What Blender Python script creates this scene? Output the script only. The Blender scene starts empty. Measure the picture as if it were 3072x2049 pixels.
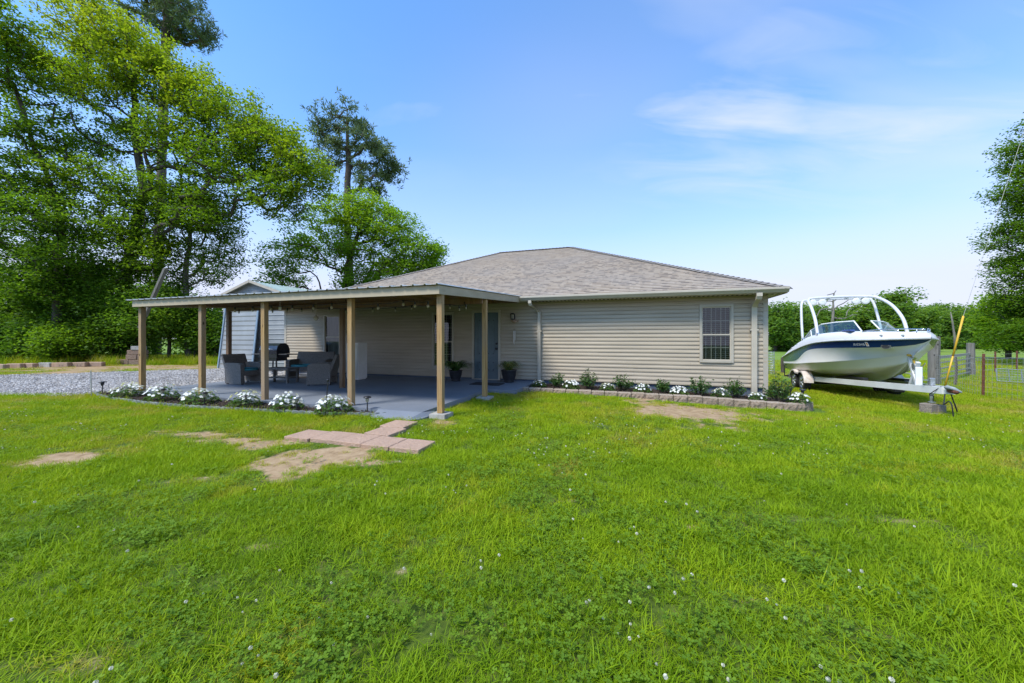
import bpy, math, random
import numpy as np
from mathutils import Vector, Matrix

random.seed(7)
RNG = np.random.default_rng(11)
SC = bpy.context.scene
COL = SC.collection
F, CX, HY, EYE = 1109.0, 1536.0, 1015.0, 1.36      # lens in photo pixels, horizon row, eye height
T = math.radians(18.3)                              # the house is turned this much from the view axis
CT, ST = math.cos(T), math.sin(T)

# ---------------------------------------------------------------- frames
def H2W(u, v, z=0.0):
    return (u*CT + v*ST, -u*ST + v*CT, z)
def W2H(x, y):
    return (x*CT - y*ST, x*ST + y*CT)
def at_v(px, v):
    """house-frame u where the view column px crosses the vertical plane v"""
    r = (px - CX)/F
    d = v/(r*ST + CT)
    return r*CT*d - d*ST, d
def smooth(a):
    a = np.clip(a, 0, 1)
    return a*a*(3 - 2*a)
def ground(x, y):
    x = np.asarray(x, float); y = np.asarray(y, float)
    right = smooth((x - 0.2)/9.0)*smooth((y - 2.0)/7.0)
    z = -0.30*right
    z = z - 0.12*smooth((x - 7)/4)*smooth((y - 8)/5)
    z = z - 0.55*smooth((y - 20)/60)*smooth((x + 2)/14)
    z = z + 0.012*np.sin(x*1.3 + 0.6*y)*np.cos(y*0.9 - 0.4*x)*smooth((y-1)/2)
    return z
def gz(x, y):
    return float(ground(x, y))
def gp(px, py, dz=0.0):
    """ground point seen at photo pixel (px, py)"""
    z = 0.0
    for _ in range(25):
        d = F*(EYE - z)/max(py - HY, 4)
        x = (px - CX)/F*d
        z = 0.5*z + 0.5*(gz(x, d) + dz)
    return (x, d, z)
def WX(px, d):
    return (px - CX)/F*d
def WZ(py, d):
    return EYE + (HY - py)/F*d

# ---------------------------------------------------------------- naming, parenting
ORG = {}
def tag(o, label=None, cat=None, group=None, kind=None):
    if label: o['label'] = label
    if cat: o['category'] = cat
    if group: o['group'] = group
    if kind: o['kind'] = kind
    return o
def thing(name, label, cat, loc=(0, 0, 0), rotz=0.0, group=None, house=False):
    """Empty at the thing's base. house=True: loc is (u, v, z) and the parts are given in house coordinates."""
    o = bpy.data.objects.new(name, None)
    o.empty_display_size = 0.2
    COL.objects.link(o)
    if house:
        o.location = H2W(*loc); o.rotation_euler = (0, 0, -T)
        ORG[o.name] = tuple(loc)
    else:
        o.location = loc; o.rotation_euler = (0, 0, rotz)
        ORG[o.name] = (0, 0, 0)
    return tag(o, label, cat, group)
def dup(root, loc=None, rotz=None, label=None, group=None, scale=None):
    r = root.copy(); COL.objects.link(r)
    if loc is not None: r.location = loc
    if rotz is not None: r.rotation_euler = (0, 0, rotz)
    if scale is not None: r.scale = (scale, scale, scale) if not hasattr(scale, '__len__') else scale
    if label: r['label'] = label
    if group: r['group'] = group
    for ch in list(root.children):
        c = ch.copy(); COL.objects.link(c); c.parent = r
        for g in list(ch.children):
            d = g.copy(); COL.objects.link(d); d.parent = c
    return r

def link_mesh(name, me, mats, parent=None):
    o = bpy.data.objects.new(name, me)
    COL.objects.link(o)
    if not isinstance(mats, (list, tuple)): mats = [mats]
    if not len(me.materials):
        for m in mats: me.materials.append(m)
    if parent is not None:
        o.parent = parent
        ORG[o.name] = ORG.get(parent.name, (0, 0, 0))
    return o

class MB:
    def __init__(s):
        s.v = []; s.f = []; s.m = []; s.uv = None
    def face(s, pts, m=0):
        i = len(s.v); s.v.extend([tuple(p) for p in pts]); s.f.append(tuple(range(i, i+len(pts)))); s.m.append(m)
    def idx(s, verts, faces, m=0):
        i = len(s.v); s.v.extend([tuple(p) for p in verts])
        for f in faces: s.f.append(tuple(i+k for k in f)); s.m.append(m)
    def box(s, c, d, rz=0.0, m=0, bev=0.0, rx=0.0, ry=0.0):
        hx, hy, hz = d[0]/2, d[1]/2, d[2]/2
        if bev > 0:
            b = min(bev, hx*.49, hy*.49, hz*.49)
            vs = []
            for sx in (-1, 1):
                for sy in (-1, 1):
                    for sz in (-1, 1):
                        vs += [(sx*(hx-b), sy*(hy-b), sz*hz), (sx*(hx-b), sy*hy, sz*(hz-b)), (sx*hx, sy*(hy-b), sz*(hz-b))]
            def I(sx, sy, sz, k): return (((sx > 0)*2 + (sy > 0))*2 + (sz > 0))*3 + k
            fs = []
            for sz in (-1, 1):
                q = [I(-1,-1,sz,0), I(1,-1,sz,0), I(1,1,sz,0), I(-1,1,sz,0)]; fs.append(q if sz > 0 else q[::-1])
            for sy in (-1, 1):
                q = [I(-1,sy,-1,1), I(1,sy,-1,1), I(1,sy,1,1), I(-1,sy,1,1)]; fs.append(q if sy < 0 else q[::-1])
            for sx in (-1, 1):
                q = [I(sx,-1,-1,2), I(sx,1,-1,2), I(sx,1,1,2), I(sx,-1,1,2)]; fs.append(q if sx > 0 else q[::-1])
            for sx in (-1, 1):
                for sy in (-1, 1):
                    q = [I(sx,sy,-1,1), I(sx,sy,-1,2), I(sx,sy,1,2), I(sx,sy,1,1)]; fs.append(q if sx*sy < 0 else q[::-1])
            for sx in (-1, 1):
                for sz in (-1, 1):
                    q = [I(sx,-1,sz,0), I(sx,-1,sz,2), I(sx,1,sz,2), I(sx,1,sz,0)]; fs.append(q if sx*sz < 0 else q[::-1])
            for sy in (-1, 1):
                for sz in (-1, 1):
                    q = [I(-1,sy,sz,0), I(-1,sy,sz,1), I(1,sy,sz,1), I(1,sy,sz,0)]; fs.append(q if sy*sz > 0 else q[::-1])
            for sx in (-1, 1):
                for sy in (-1, 1):
                    for sz in (-1, 1):
                        q = [I(sx,sy,sz,0), I(sx,sy,sz,1), I(sx,sy,sz,2)]; fs.append(q if sx*sy*sz < 0 else q[::-1])
        else:
            vs = [(x, y, z) for x in (-hx, hx) for y in (-hy, hy) for z in (-hz, hz)]
            fs = [(0,1,3,2), (4,6,7,5), (0,4,5,1), (2,3,7,6), (0,2,6,4), (1,5,7,3)]
        R = Matrix.Rotation(rz, 3, 'Z') @ Matrix.Rotation(ry, 3, 'Y') @ Matrix.Rotation(rx, 3, 'X')
        vs = [tuple(R @ Vector(p) + Vector(c)) for p in vs]
        s.idx(vs, fs, m)
    def box2(s, a, b, m=0, bev=0.0):
        s.box([(a[i]+b[i])/2 for i in range(3)], [abs(b[i]-a[i]) for i in range(3)], 0, m, bev)
    def beam(s, p, q, w, h, m=0, bev=0.0):
        """rectangular bar from p to q, w across, h in the upright direction"""
        p, q = Vector(p), Vector(q); d = q-p; L = d.length; d.normalize()
        up = Vector((0, 0, 1))
        if abs(d.z) > .98: up = Vector((0, 1, 0))
        x = d.cross(up).normalized(); y = x.cross(d).normalized()
        pts = []
        for e in (p, q):
            for (a, b) in ((-1,-1), (1,-1), (1,1), (-1,1)):
                pts.append(e + x*(a*w/2) + y*(b*h/2))
        s.idx(pts, [(3,2,1,0), (4,5,6,7), (0,1,5,4), (1,2,6,5), (2,3,7,6), (3,0,4,7)], m)
    def tube(s, pts, r, n=8, m=0, cap=True):
        pts = [Vector(p) for p in pts]
        k = len(pts)
        rr = r if hasattr(r, '__len__') else [r]*k
        rings = []; xprev = None
        for i, p in enumerate(pts):
            d = (pts[min(i+1, k-1)] - pts[max(i-1, 0)])
            if d.length < 1e-9: d = Vector((0, 0, 1))
            d.normalize()
            x = xprev - d*xprev.dot(d) if xprev is not None else d.orthogonal()
            if x.length < 1e-6: x = d.orthogonal()
            x.normalize(); y = d.cross(x); xprev = x
            rings.append([p + (x*math.cos(2*math.pi*j/n) + y*math.sin(2*math.pi*j/n))*rr[i] for j in range(n)])
        i0 = len(s.v)
        for rg in rings: s.v.extend([tuple(q) for q in rg])
        for i in range(k-1):
            for j in range(n):
                a = i0+i*n+j; b = i0+i*n+(j+1) % n
                s.f.append((a, b, b+n, a+n)); s.m.append(m)
        if cap:
            s.f.append(tuple(i0+j for j in reversed(range(n)))); s.m.append(m)
            s.f.append(tuple(i0+(k-1)*n+j for j in range(n))); s.m.append(m)
    def lathe(s, prof, n=20, c=(0, 0, 0), m=0, axis='z'):
        i0 = len(s.v)
        for (r, h) in prof:
            for j in range(n):
                a = 2*math.pi*j/n; x, y = r*math.cos(a), r*math.sin(a)
                p = (x, y, h) if axis == 'z' else ((h, x, y) if axis == 'x' else (x, h, y))
                s.v.append((p[0]+c[0], p[1]+c[1], p[2]+c[2]))
        flip = axis == 'y'
        for i in range(len(prof)-1):
            for j in range(n):
                a = i0+i*n+j; b = i0+i*n+(j+1) % n
                q = (a, b, b+n, a+n); s.f.append(q[::-1] if flip else q); s.m.append(m)
    def prism(s, poly, z0, z1, m=0, top_m=None):
        """poly: list of (x, y) counter-clockwise; z0, z1 numbers or per-vertex lists"""
        n = len(poly)
        a = z0 if hasattr(z0, '__len__') else [z0]*n
        b = z1 if hasattr(z1, '__len__') else [z1]*n
        i0 = len(s.v)
        s.v.extend([(p[0], p[1], a[i]) for i, p in enumerate(poly)])
        s.v.extend([(p[0], p[1], b[i]) for i, p in enumerate(poly)])
        s.f.append(tuple(i0+n+i for i in range(n))); s.m.append(m if top_m is None else top_m)
        s.f.append(tuple(i0+i for i in reversed(range(n)))); s.m.append(m)
        for i in range(n):
            j = (i+1) % n
            s.f.append((i0+i, i0+j, i0+n+j, i0+n+i)); s.m.append(m)
    def ball(s, c, r, n=10, k=7, m=0):
        rr = r if hasattr(r, '__len__') else (r, r, r)
        i0 = len(s.v)
        for i in range(k+1):
            th = math.pi*i/k
            for j in range(n):
                ph = 2*math.pi*j/n
                s.v.append((c[0]+rr[0]*math.sin(th)*math.cos(ph), c[1]+rr[1]*math.sin(th)*math.sin(ph), c[2]-rr[2]*math.cos(th)))
        for i in range(k):
            for j in range(n):
                a = i0+i*n+j; b = i0+i*n+(j+1) % n
                s.f.append((a, b, b+n, a+n)); s.m.append(m)
    def build(s, name, mats, parent=None, smooth=False, uv=None):
        o = ORG.get(parent.name, (0, 0, 0)) if parent is not None else (0, 0, 0)
        me = bpy.data.meshes.new(name)
        me.from_pydata([(p[0]-o[0], p[1]-o[1], p[2]-o[2]) for p in s.v], [], s.f)
        if not isinstance(mats, (list, tuple)): mats = [mats]
        for mm in mats: me.materials.append(mm)
        me.polygons.foreach_set('material_index', s.m)
        if smooth: me.polygons.foreach_set('use_smooth', [True]*len(me.polygons))
        if uv is not None:
            l = me.uv_layers.new(name='UVMap')
            l.data.foreach_set('uv', np.array(uv, dtype=np.float32).ravel())
        me.update()
        return link_mesh(name, me, mats, parent)
    def single(s, name, mats, label, cat, loc=(0, 0, 0), rotz=0.0, group=None, smooth=False, kind=None):
        o = s.build(name, mats, None, smooth)
        o.location = loc; o.rotation_euler = (0, 0, rotz)
        return tag(o, label, cat, group, kind)

def np_mesh(name, V, Q, mats, attrs=None, smooth=False, parent=None):
    """V (n,3), Q (m,k) polygons of k corners each"""
    me = bpy.data.meshes.new(name)
    V = np.ascontiguousarray(V, dtype=np.float32); Q = np.ascontiguousarray(Q, dtype=np.int32)
    me.vertices.add(len(V)); me.vertices.foreach_set('co', V.ravel())
    me.loops.add(Q.size); me.loops.foreach_set('vertex_index', Q.ravel())
    me.polygons.add(len(Q))
    me.polygons.foreach_set('loop_start', np.arange(0, Q.size, Q.shape[1], dtype=np.int32))
    if smooth: me.polygons.foreach_set('use_smooth', np.ones(len(Q), dtype=bool))
    me.update(calc_edges=True)
    for k, a in (attrs or {}).items():
        at = me.attributes.new(k, 'FLOAT', 'POINT')
        at.data.foreach_set('value', np.ascontiguousarray(a, dtype=np.float32))
    return link_mesh(name, me, mats, parent)

# ---------------------------------------------------------------- materials
class NT:
    def __init__(s, name):
        s.mat = bpy.data.materials.new(name); s.mat.use_nodes = True
        s.t = s.mat.node_tree; s.n = s.t.nodes; s.l = s.t.links
        s.p = s.n.get('Principled BSDF'); s.out = s.n.get('Material Output')
    def new(s, typ, **kw):
        nd = s.n.new(typ)
        for k, v in kw.items():
            if k.startswith('i_'):
                key = k[2:]
                nd.inputs[int(key) if key.isdigit() else key.replace('_', ' ')].default_value = v
            else: setattr(nd, k, v)
        return nd
    def link(s, a, b): s.l.new(a, b)
    def coord(s, kind='Object', scale=(1, 1, 1)):
        tc = s.new('ShaderNodeTexCoord'); mp = s.new('ShaderNodeMapping')
        mp.inputs['Scale'].default_value = scale
        s.link(tc.outputs[kind], mp.inputs['Vector'])
        return mp.outputs[0]
    def world(s, scale=(1, 1, 1)):
        g = s.new('ShaderNodeNewGeometry'); mp = s.new('ShaderNodeMapping')
        mp.inputs['Scale'].default_value = scale
        s.link(g.outputs['Position'], mp.inputs['Vector'])
        return mp.outputs[0]
    def noise(s, vec, scale, detail=4, rough=.55, dist=0):
        n = s.new('ShaderNodeTexNoise'); n.inputs['Scale'].default_value = scale
        n.inputs['Detail'].default_value = detail; n.inputs['Roughness'].default_value = rough
        n.inputs['Distortion'].default_value = dist
        s.link(vec, n.inputs['Vector']); return n.outputs['Fac']
    def ramp(s, fac, stops, interp='LINEAR'):
        r = s.new('ShaderNodeValToRGB'); e = r.color_ramp.elements
        r.color_ramp.interpolation = interp
        while len(e) < len(stops): e.new(.5)
        for i, (p, c) in enumerate(stops):
            e[i].position = p; e[i].color = (*c, 1) if len(c) == 3 else c
        s.link(fac, r.inputs['Fac']); return r.outputs['Color']
    def mix(s, fac, a, b, mode='MIX'):
        m = s.new('ShaderNodeMix', data_type='RGBA', blend_type=mode)
        for sock, val in ((m.inputs[0], fac), (m.inputs[6], a), (m.inputs[7], b)):
            if hasattr(val, 'is_linked') or hasattr(val, 'links'): s.link(val, sock)
            elif isinstance(val, (tuple, list)): sock.default_value = (*val, 1) if len(val) == 3 else val
            else: sock.default_value = val
        return m.outputs[2]
    def math(s, op, a, b=0.0):
        m = s.new('ShaderNodeMath', operation=op)
        for sock, val in ((m.inputs[0], a), (m.inputs[1], b)):
            if hasattr(val, 'links'): s.link(val, sock)
            else: sock.default_value = val
        return m.outputs[0]
    def bump(s, h, strength=.3, dist=.01):
        b = s.new('ShaderNodeBump'); b.inputs['Strength'].default_value = strength; b.inputs['Distance'].default_value = dist
        s.link(h, b.inputs['Height']); s.link(b.outputs[0], s.p.inputs['Normal']); return b
    def base(s, c, rough=.6, metal=0, spec=None):
        if hasattr(c, 'links'): s.link(c, s.p.inputs['Base Color'])
        else: s.p.inputs['Base Color'].default_value = (*c, 1)
        if hasattr(rough, 'links'): s.link(rough, s.p.inputs['Roughness'])
        else: s.p.inputs['Roughness'].default_value = rough
        s.p.inputs['Metallic'].default_value = metal
        if spec is not None: s.p.inputs['Specular IOR Level'].default_value = spec
        return s

def pm(name, c1, c2=None, scale=6, rough=.6, bump=0, metal=0, stretch=(1, 1, 1), detail=5, bdist=.01, spec=None, coat=0, lo=.35, hi=.65):
    t = NT(name)
    c2 = c2 or tuple(min(1, c*1.18) for c in c1)
    vec = t.coord('Object', stretch)
    n = t.noise(vec, scale, detail)
    t.base(t.ramp(n, [(lo, c1), (hi, c2)]), rough, metal, spec)
    if bump: t.bump(n, bump, bdist)
    if coat: t.p.inputs['Coat Weight'].default_value = coat; t.p.inputs['Coat Roughness'].default_value = .08
    return t.mat

M = {}
M['siding'] = pm('vinyl siding', (.35, .292, .212), (.42, .352, .26), scale=2.2, rough=.5, bump=.06, stretch=(.35, 1, 4), bdist=.004)
M['trim'] = pm('tan trim', (.38, .34, .27), (.43, .385, .31), scale=3, rough=.45, bump=.04)
M['gutter'] = pm('gutter paint', (.44, .395, .315), (.49, .44, .355), scale=4, rough=.35)
M['soffit'] = pm('soffit', (.40, .36, .28), (.45, .40, .32), scale=3, rough=.55)
M['fascia'] = pm('fascia board', (.36, .295, .20), (.44, .37, .26), scale=3, rough=.6, bump=.1, stretch=(.3, 1, 3), lo=.3, hi=.7)
M['found'] = pm('painted foundation', (.075, .095, .135), (.10, .125, .17), scale=5, rough=.75, bump=.2)
M['white'] = pm('white paint', (.74, .74, .72), (.8, .8, .78), scale=5, rough=.35)
M['offwhite'] = pm('off white plastic', (.62, .63, .58), (.7, .71, .66), scale=3, rough=.45)
M['black'] = pm('black metal', (.012, .012, .014), (.025, .025, .028), scale=12, rough=.4)
M['dark'] = pm('dark plastic', (.02, .021, .023), (.04, .04, .042), scale=10, rough=.55)
M['rubber'] = pm('tyre rubber', (.014, .014, .014), (.03, .03, .029), scale=14, rough=.85, bump=.1)
M['steel'] = pm('galvanised steel', (.42, .43, .44), (.6, .61, .62), scale=18, rough=.38, metal=.85)
M['rust'] = pm('rusty steel', (.10, .032, .018), (.2, .075, .04), scale=16, rough=.85, bump=.3)
M['chrome'] = pm('bright metal', (.72, .73, .74), (.8, .8, .8), scale=10, rough=.14, metal=1)
M['concrete'] = pm('rough concrete', (.27, .25, .22), (.42, .40, .36), scale=9, rough=.92, bump=.6, bdist=.02)
M['yellow'] = pm('yellow plastic', (.60, .34, .02), (.70, .43, .04), scale=6, rough=.5)
M['bulb'] = pm('bulb glass', (.30, .27, .2), (.38, .34, .26), scale=4, rough=.15)
M['interior'] = pm('dark room', (.014, .015, .017), (.02, .021, .023), scale=2, rough=.9)
M['blind'] = pm('white blind', (.42, .44, .45), (.50, .52, .53), scale=4, rough=.5)
M['curtain'] = pm('sheer curtain', (.22, .25, .26), (.32, .35, .35), scale=12, rough=.9, stretch=(1, 1, .1))
M['teal'] = pm('teal cushion fabric', (.06, .29, .36), (.09, .37, .45), scale=40, rough=.95, bump=.15)

def wood_mat(name, c1, c2, c3, sc=1.0):
    t = NT(name)
    vec = t.coord('Object', (14*sc, 14*sc, .9*sc))
    n = t.noise(vec, 2.4, 6, .6, .6)
    big = t.noise(t.coord('Object', (1, 1, .5)), 1.7, 3)
    col = t.ramp(n, [(.3, c1), (.5, c2), (.72, c3)])
    col = t.mix(t.ramp(big, [(.42, (0, 0, 0)), (.68, (1, 1, 1))]), col, tuple(x*.62 + .075 for x in c2))
    v = t.new('ShaderNodeTexVoronoi'); v.inputs['Scale'].default_value = 2.6
    t.link(t.coord('Object', (1.6, 1.6, .9)), v.inputs['Vector'])
    knot = t.ramp(v.outputs['Distance'], [(.05, (1, 1, 1)), (.11, (0, 0, 0))])
    col = t.mix(knot, col, tuple(x*.22 for x in c1))
    t.base(col, .8); t.bump(n, .35, .004)
    return t.mat
M['post'] = wood_mat('treated pine post', (.19, .10, .03), (.35, .21, .075), (.45, .30, .125))
M['beamwood'] = wood_mat('framing lumber', (.13, .06, .028), (.22, .115, .055), (.28, .16, .085))
M['greywood'] = wood_mat('weathered wood', (.075, .065, .052), (.16, .145, .125), (.24, .225, .20))
M['timber'] = wood_mat('old landscape timber', (.22, .125, .075), (.36, .23, .145), (.45, .32, .215), .6)
M['brownpost'] = wood_mat('brown treated post', (.10, .052, .024), (.19, .105, .05), (.27, .165, .085))

def bark(name, c1, c2):
    t = NT(name)
    n = t.noise(t.coord('Object', (5, 5, 1.1)), 2.2, 6, .65, .4)
    t.base(t.ramp(n, [(.3, c1), (.7, c2)]), .92); t.bump(n, .9, .03)
    return t.mat
M['bark'] = bark('bark', (.035, .028, .02), (.11, .092, .07))
M['bark_grey'] = bark('grey bark', (.10, .09, .075), (.24, .22, .19))
M['bark_pine'] = bark('pine bark', (.065, .045, .032), (.16, .125, .10))

def leaf_mat(name, stops, trans=.60, rough=.55):
    """leaf colour runs along the stops by the leaf's own 'tint' value"""
    t = NT(name)
    a = t.new('ShaderNodeAttribute', attribute_name='tint')
    col = t.ramp(a.outputs['Fac'], stops)
    t.base(col, rough, 0, .3)
    tr = t.new('ShaderNodeBsdfTranslucent')
    t.link(t.mix(1.0, col, (1.25, 1.2, .55), 'MULTIPLY'), tr.inputs['Color'])
    mx = t.new('ShaderNodeMixShader'); mx.inputs[0].default_value = trans
    t.link(t.p.outputs[0], mx.inputs[1]); t.link(tr.outputs[0], mx.inputs[2])
    t.link(mx.outputs[0], t.out.inputs['Surface'])
    return t.mat
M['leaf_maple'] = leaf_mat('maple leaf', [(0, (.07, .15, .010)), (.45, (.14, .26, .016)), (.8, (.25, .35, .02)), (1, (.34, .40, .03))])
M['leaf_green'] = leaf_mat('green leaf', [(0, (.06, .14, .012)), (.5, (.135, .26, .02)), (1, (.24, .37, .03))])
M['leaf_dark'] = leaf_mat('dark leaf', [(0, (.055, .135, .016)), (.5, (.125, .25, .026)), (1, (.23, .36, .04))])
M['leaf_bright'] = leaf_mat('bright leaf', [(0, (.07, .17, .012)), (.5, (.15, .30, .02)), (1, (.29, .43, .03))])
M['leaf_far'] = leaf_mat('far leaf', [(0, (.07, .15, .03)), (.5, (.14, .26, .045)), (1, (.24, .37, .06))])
M['needle'] = leaf_mat('pine needle', [(0, (.06, .105, .045)), (.5, (.125, .185, .075)), (1, (.2, .26, .10))], .3)
M['leaf_shrub'] = leaf_mat('shrub leaf', [(0, (.03, .075, .018)), (.5, (.065, .14, .03)), (1, (.16, .25, .05))], .3, .35)
M['petal'] = leaf_mat('white petal', [(0, (.72, .72, .68)), (1, (.86, .86, .83))], .25)
M['strap_leaf'] = leaf_mat('strap leaf', [(0, (.03, .08, .022)), (.5, (.06, .14, .03)), (1, (.16, .24, .05))], .3)
M['fern_leaf'] = leaf_mat('yellowing strap leaf', [(0, (.07, .11, .025)), (.5, (.15, .19, .04)), (1, (.30, .28, .09))], .3)
M['straw'] = leaf_mat('dry weed', [(0, (.16, .12, .05)), (.5, (.24, .19, .07)), (1, (.13, .2, .04))], .3)

def glass_mat(name, tint=(.9, .95, .95), gloss=.0, lo=.12, hi=.6):
    t = NT(name); t.n.remove(t.p)
    tr = t.new('ShaderNodeBsdfTransparent'); tr.inputs[0].default_value = (*tint, 1)
    gl = t.new('ShaderNodeBsdfGlossy'); gl.inputs['Roughness'].default_value = .02; gl.inputs[0].default_value = (.95, .97, 1, 1)
    lw = t.new('ShaderNodeLayerWeight'); lw.inputs[0].default_value = .35
    mr = t.new('ShaderNodeMapRange'); mr.inputs[3].default_value = lo; mr.inputs[4].default_value = hi
    t.link(lw.outputs['Fresnel'], mr.inputs[0])
    mx = t.new('ShaderNodeMixShader'); t.link(mr.outputs[0], mx.inputs[0])
    t.link(tr.outputs[0], mx.inputs[1]); t.link(gl.outputs[0], mx.inputs[2]); t.link(mx.outputs[0], t.out.inputs['Surface'])
    return t.mat
M['glass'] = glass_mat('window glass', (.62, .68, .68), lo=.05, hi=.45)
M['shield'] = glass_mat('tinted windshield', (.50, .66, .62), lo=.16, hi=.6)

def shingle_mat():
    t = NT('asphalt shingle')
    uv = t.new('ShaderNodeUVMap').outputs[0]
    b = t.new('ShaderNodeTexBrick'); t.link(uv, b.inputs['Vector'])
    b.offset = .37; b.offset_frequency = 1; b.squash = 1
    b.inputs['Scale'].default_value = 1; b.inputs['Brick Width'].default_value = .26; b.inputs['Row Height'].default_value = .14
    b.inputs['Mortar Size'].default_value = .0; b.inputs['Bias'].default_value = -.05
    b.inputs['Color1'].default_value = (.0, .0, .0, 1); b.inputs['Color2'].default_value = (1, 1, 1, 1)
    mp = t.new('ShaderNodeMapping'); mp.inputs['Scale'].default_value = (2.2, 7.143, 1); t.link(uv, mp.inputs['Vector'])
    n1 = t.noise(mp.outputs[0], 1.3, 2)
    n2 = t.noise(uv, 60, 3, .7)
    n3 = t.noise(uv, .55, 3)
    f = t.math('ADD', t.math('MULTIPLY', b.outputs['Color'], .40), t.math('MULTIPLY', n1, .6))
    col = t.ramp(f, [(.2, (.285, .224, .165)), (.5, (.355, .29, .22)), (.8, (.415, .345, .268))])
    # tab-edge shade coloured in as short dark bands, like laminated shingles' printed shadow line
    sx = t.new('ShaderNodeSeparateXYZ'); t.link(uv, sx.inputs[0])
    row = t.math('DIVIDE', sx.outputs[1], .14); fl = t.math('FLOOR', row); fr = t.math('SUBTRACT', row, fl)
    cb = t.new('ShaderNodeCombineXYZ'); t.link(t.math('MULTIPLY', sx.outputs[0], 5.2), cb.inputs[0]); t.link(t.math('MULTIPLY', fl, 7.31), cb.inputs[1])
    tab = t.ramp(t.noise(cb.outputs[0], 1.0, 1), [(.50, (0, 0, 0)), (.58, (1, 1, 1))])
    shadow_band = t.ramp(fr, [(.0, (1, 1, 1)), (.34, (1, 1, 1)), (.42, (0, 0, 0))])
    col = t.mix(t.math('MULTIPLY', t.math('MULTIPLY', tab, shadow_band), .8), col, (.10, .082, .07))
    col = t.mix(t.math('MULTIPLY', n2, .35), col, (.18, .15, .125))
    col = t.mix(t.ramp(n3, [(.42, (0, 0, 0)), (.7, (.35, .35, .35))]), col, (.25, .235, .225))
    t.base(col, .95); t.bump(n2, .5, .01)
    return t.mat
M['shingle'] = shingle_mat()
M['ridge'] = pm('ridge shingle', (.15, .135, .12), (.24, .215, .19), scale=14, rough=.95, bump=.4)

def slab_mat():
    t = NT('painted concrete')
    w = t.world()
    n = t.noise(w, 1.1, 5, .6); n2 = t.noise(w, 26, 4)
    col = t.ramp(n, [(.3, (.145, .165, .195)), (.55, (.18, .20, .235)), (.75, (.22, .24, .27))])
    col = t.mix(t.ramp(n2, [(.55, (0, 0, 0)), (.8, (.5, .5, .5))]), col, (.24, .26, .29))
    t.base(col, .55, 0, .4); t.bump(n2, .15, .004)
    return t.mat
M['slab'] = slab_mat()

def block_mat(name, a, b, c):
    t = NT(name)
    w = t.world()
    n = t.noise(w, 26, 6, .7, .3); n2 = t.noise(w, 2.3, 3)
    col = t.ramp(n, [(.28, a), (.5, b), (.74, c)])
    col = t.mix(t.ramp(n2, [(.4, (0, 0, 0)), (.7, (.6, .6, .6))]), col, tuple(x*.8 for x in b))
    t.base(col, .95); t.bump(n, 1.0, .03)
    return t.mat
M['block'] = block_mat('split face block', (.15, .105, .072), (.29, .215, .155), (.40, .31, .235))
M['blocktop'] = block_mat('block top', (.26, .2, .15), (.36, .29, .22), (.42, .35, .28))
M['paver'] = block_mat('pink paver', (.40, .25, .17), (.47, .31, .218), (.53, .37, .275))
M['mulch'] = block_mat('wood mulch', (.018, .012, .009), (.05, .032, .022), (.125, .085, .06))
M['edging'] = pm('scalloped edging', (.09, .11, .11), (.30, .31, .30), scale=7, rough=.7, bump=.2)

def wicker_mat():
    t = NT('grey wicker')
    vec = t.coord('Object')
    w = t.new('ShaderNodeTexWave', wave_type='BANDS', bands_direction='Z'); w.inputs['Scale'].default_value = 14; w.inputs['Distortion'].default_value = 1.2
    w.inputs['Detail Scale'].default_value = 4
    t.link(vec, w.inputs['Vector'])
    n = t.noise(vec, 30, 3)
    f = t.math('ADD', t.math('MULTIPLY', w.outputs['Fac'], .55), t.math('MULTIPLY', n, .45))
    t.base(t.ramp(f, [(.25, (.075, .066, .058)), (.55, (.21, .19, .17)), (.8, (.36, .33, .30))]), .7)
    t.bump(w.outputs['Fac'], .8, .012)
    return t.mat
M['wicker'] = wicker_mat()
# ================================================================ camera, sky, sun
cam = bpy.data.cameras.new('camera'); cam_o = bpy.data.objects.new('camera', cam); COL.objects.link(cam_o)
cam.sensor_width = 36; cam.lens = 36*F/3072; cam.clip_start = .05; cam.clip_end = 3000
cam_o.location = (0, 0, EYE); cam_o.rotation_euler = (math.pi/2, 0, 0)
cam.shift_y = (HY - 1024.5)/3072
SC.camera = cam_o

SUN_EL, SUN_AZ = math.radians(55), math.radians(231)      # azimuth clockwise from +Y: behind the camera, to the left
sd = Vector((math.sin(SUN_AZ)*math.cos(SUN_EL), math.cos(SUN_AZ)*math.cos(SUN_EL), math.sin(SUN_EL)))
sun = bpy.data.lights.new('sun', 'SUN'); sun.energy = 2.35; sun.angle = math.radians(15); sun.color = (1, .94, .84)
so = bpy.data.objects.new('sun', sun); COL.objects.link(so)
so.rotation_euler = (-sd).to_track_quat('-Z', 'Y').to_euler(); so.location = (20, -20, 30)

world = bpy.data.worlds.new('World'); SC.world = world; world.use_nodes = True
wt = world.node_tree; wn, wl = wt.nodes, wt.links
bg = wn['Background']
sky = wn.new('ShaderNodeTexSky'); sky.sky_type = 'NISHITA'; sky.sun_disc = False
sky.sun_elevation = SUN_EL; sky.sun_rotation = SUN_AZ; sky.air_density = 1.0; sky.dust_density = .6; sky.ozone_density = 1.6
def wmath(op, a, b=0., clamp=False):
    m = wn.new('ShaderNodeMath'); m.operation = op; m.use_clamp = clamp
    for s, v in ((m.inputs[0], a), (m.inputs[1], b)):
        if hasattr(v, 'links'): wl.new(v, s)
        else: s.default_value = v
    return m.outputs[0]
tc = wn.new('ShaderNodeTexCoord'); sp = wn.new('ShaderNodeSeparateXYZ'); wl.new(tc.outputs['Generated'], sp.inputs[0])
zz = wmath('MAXIMUM', sp.outputs['Z'], 0.0)
den = wmath('ADD', zz, .16)
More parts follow.
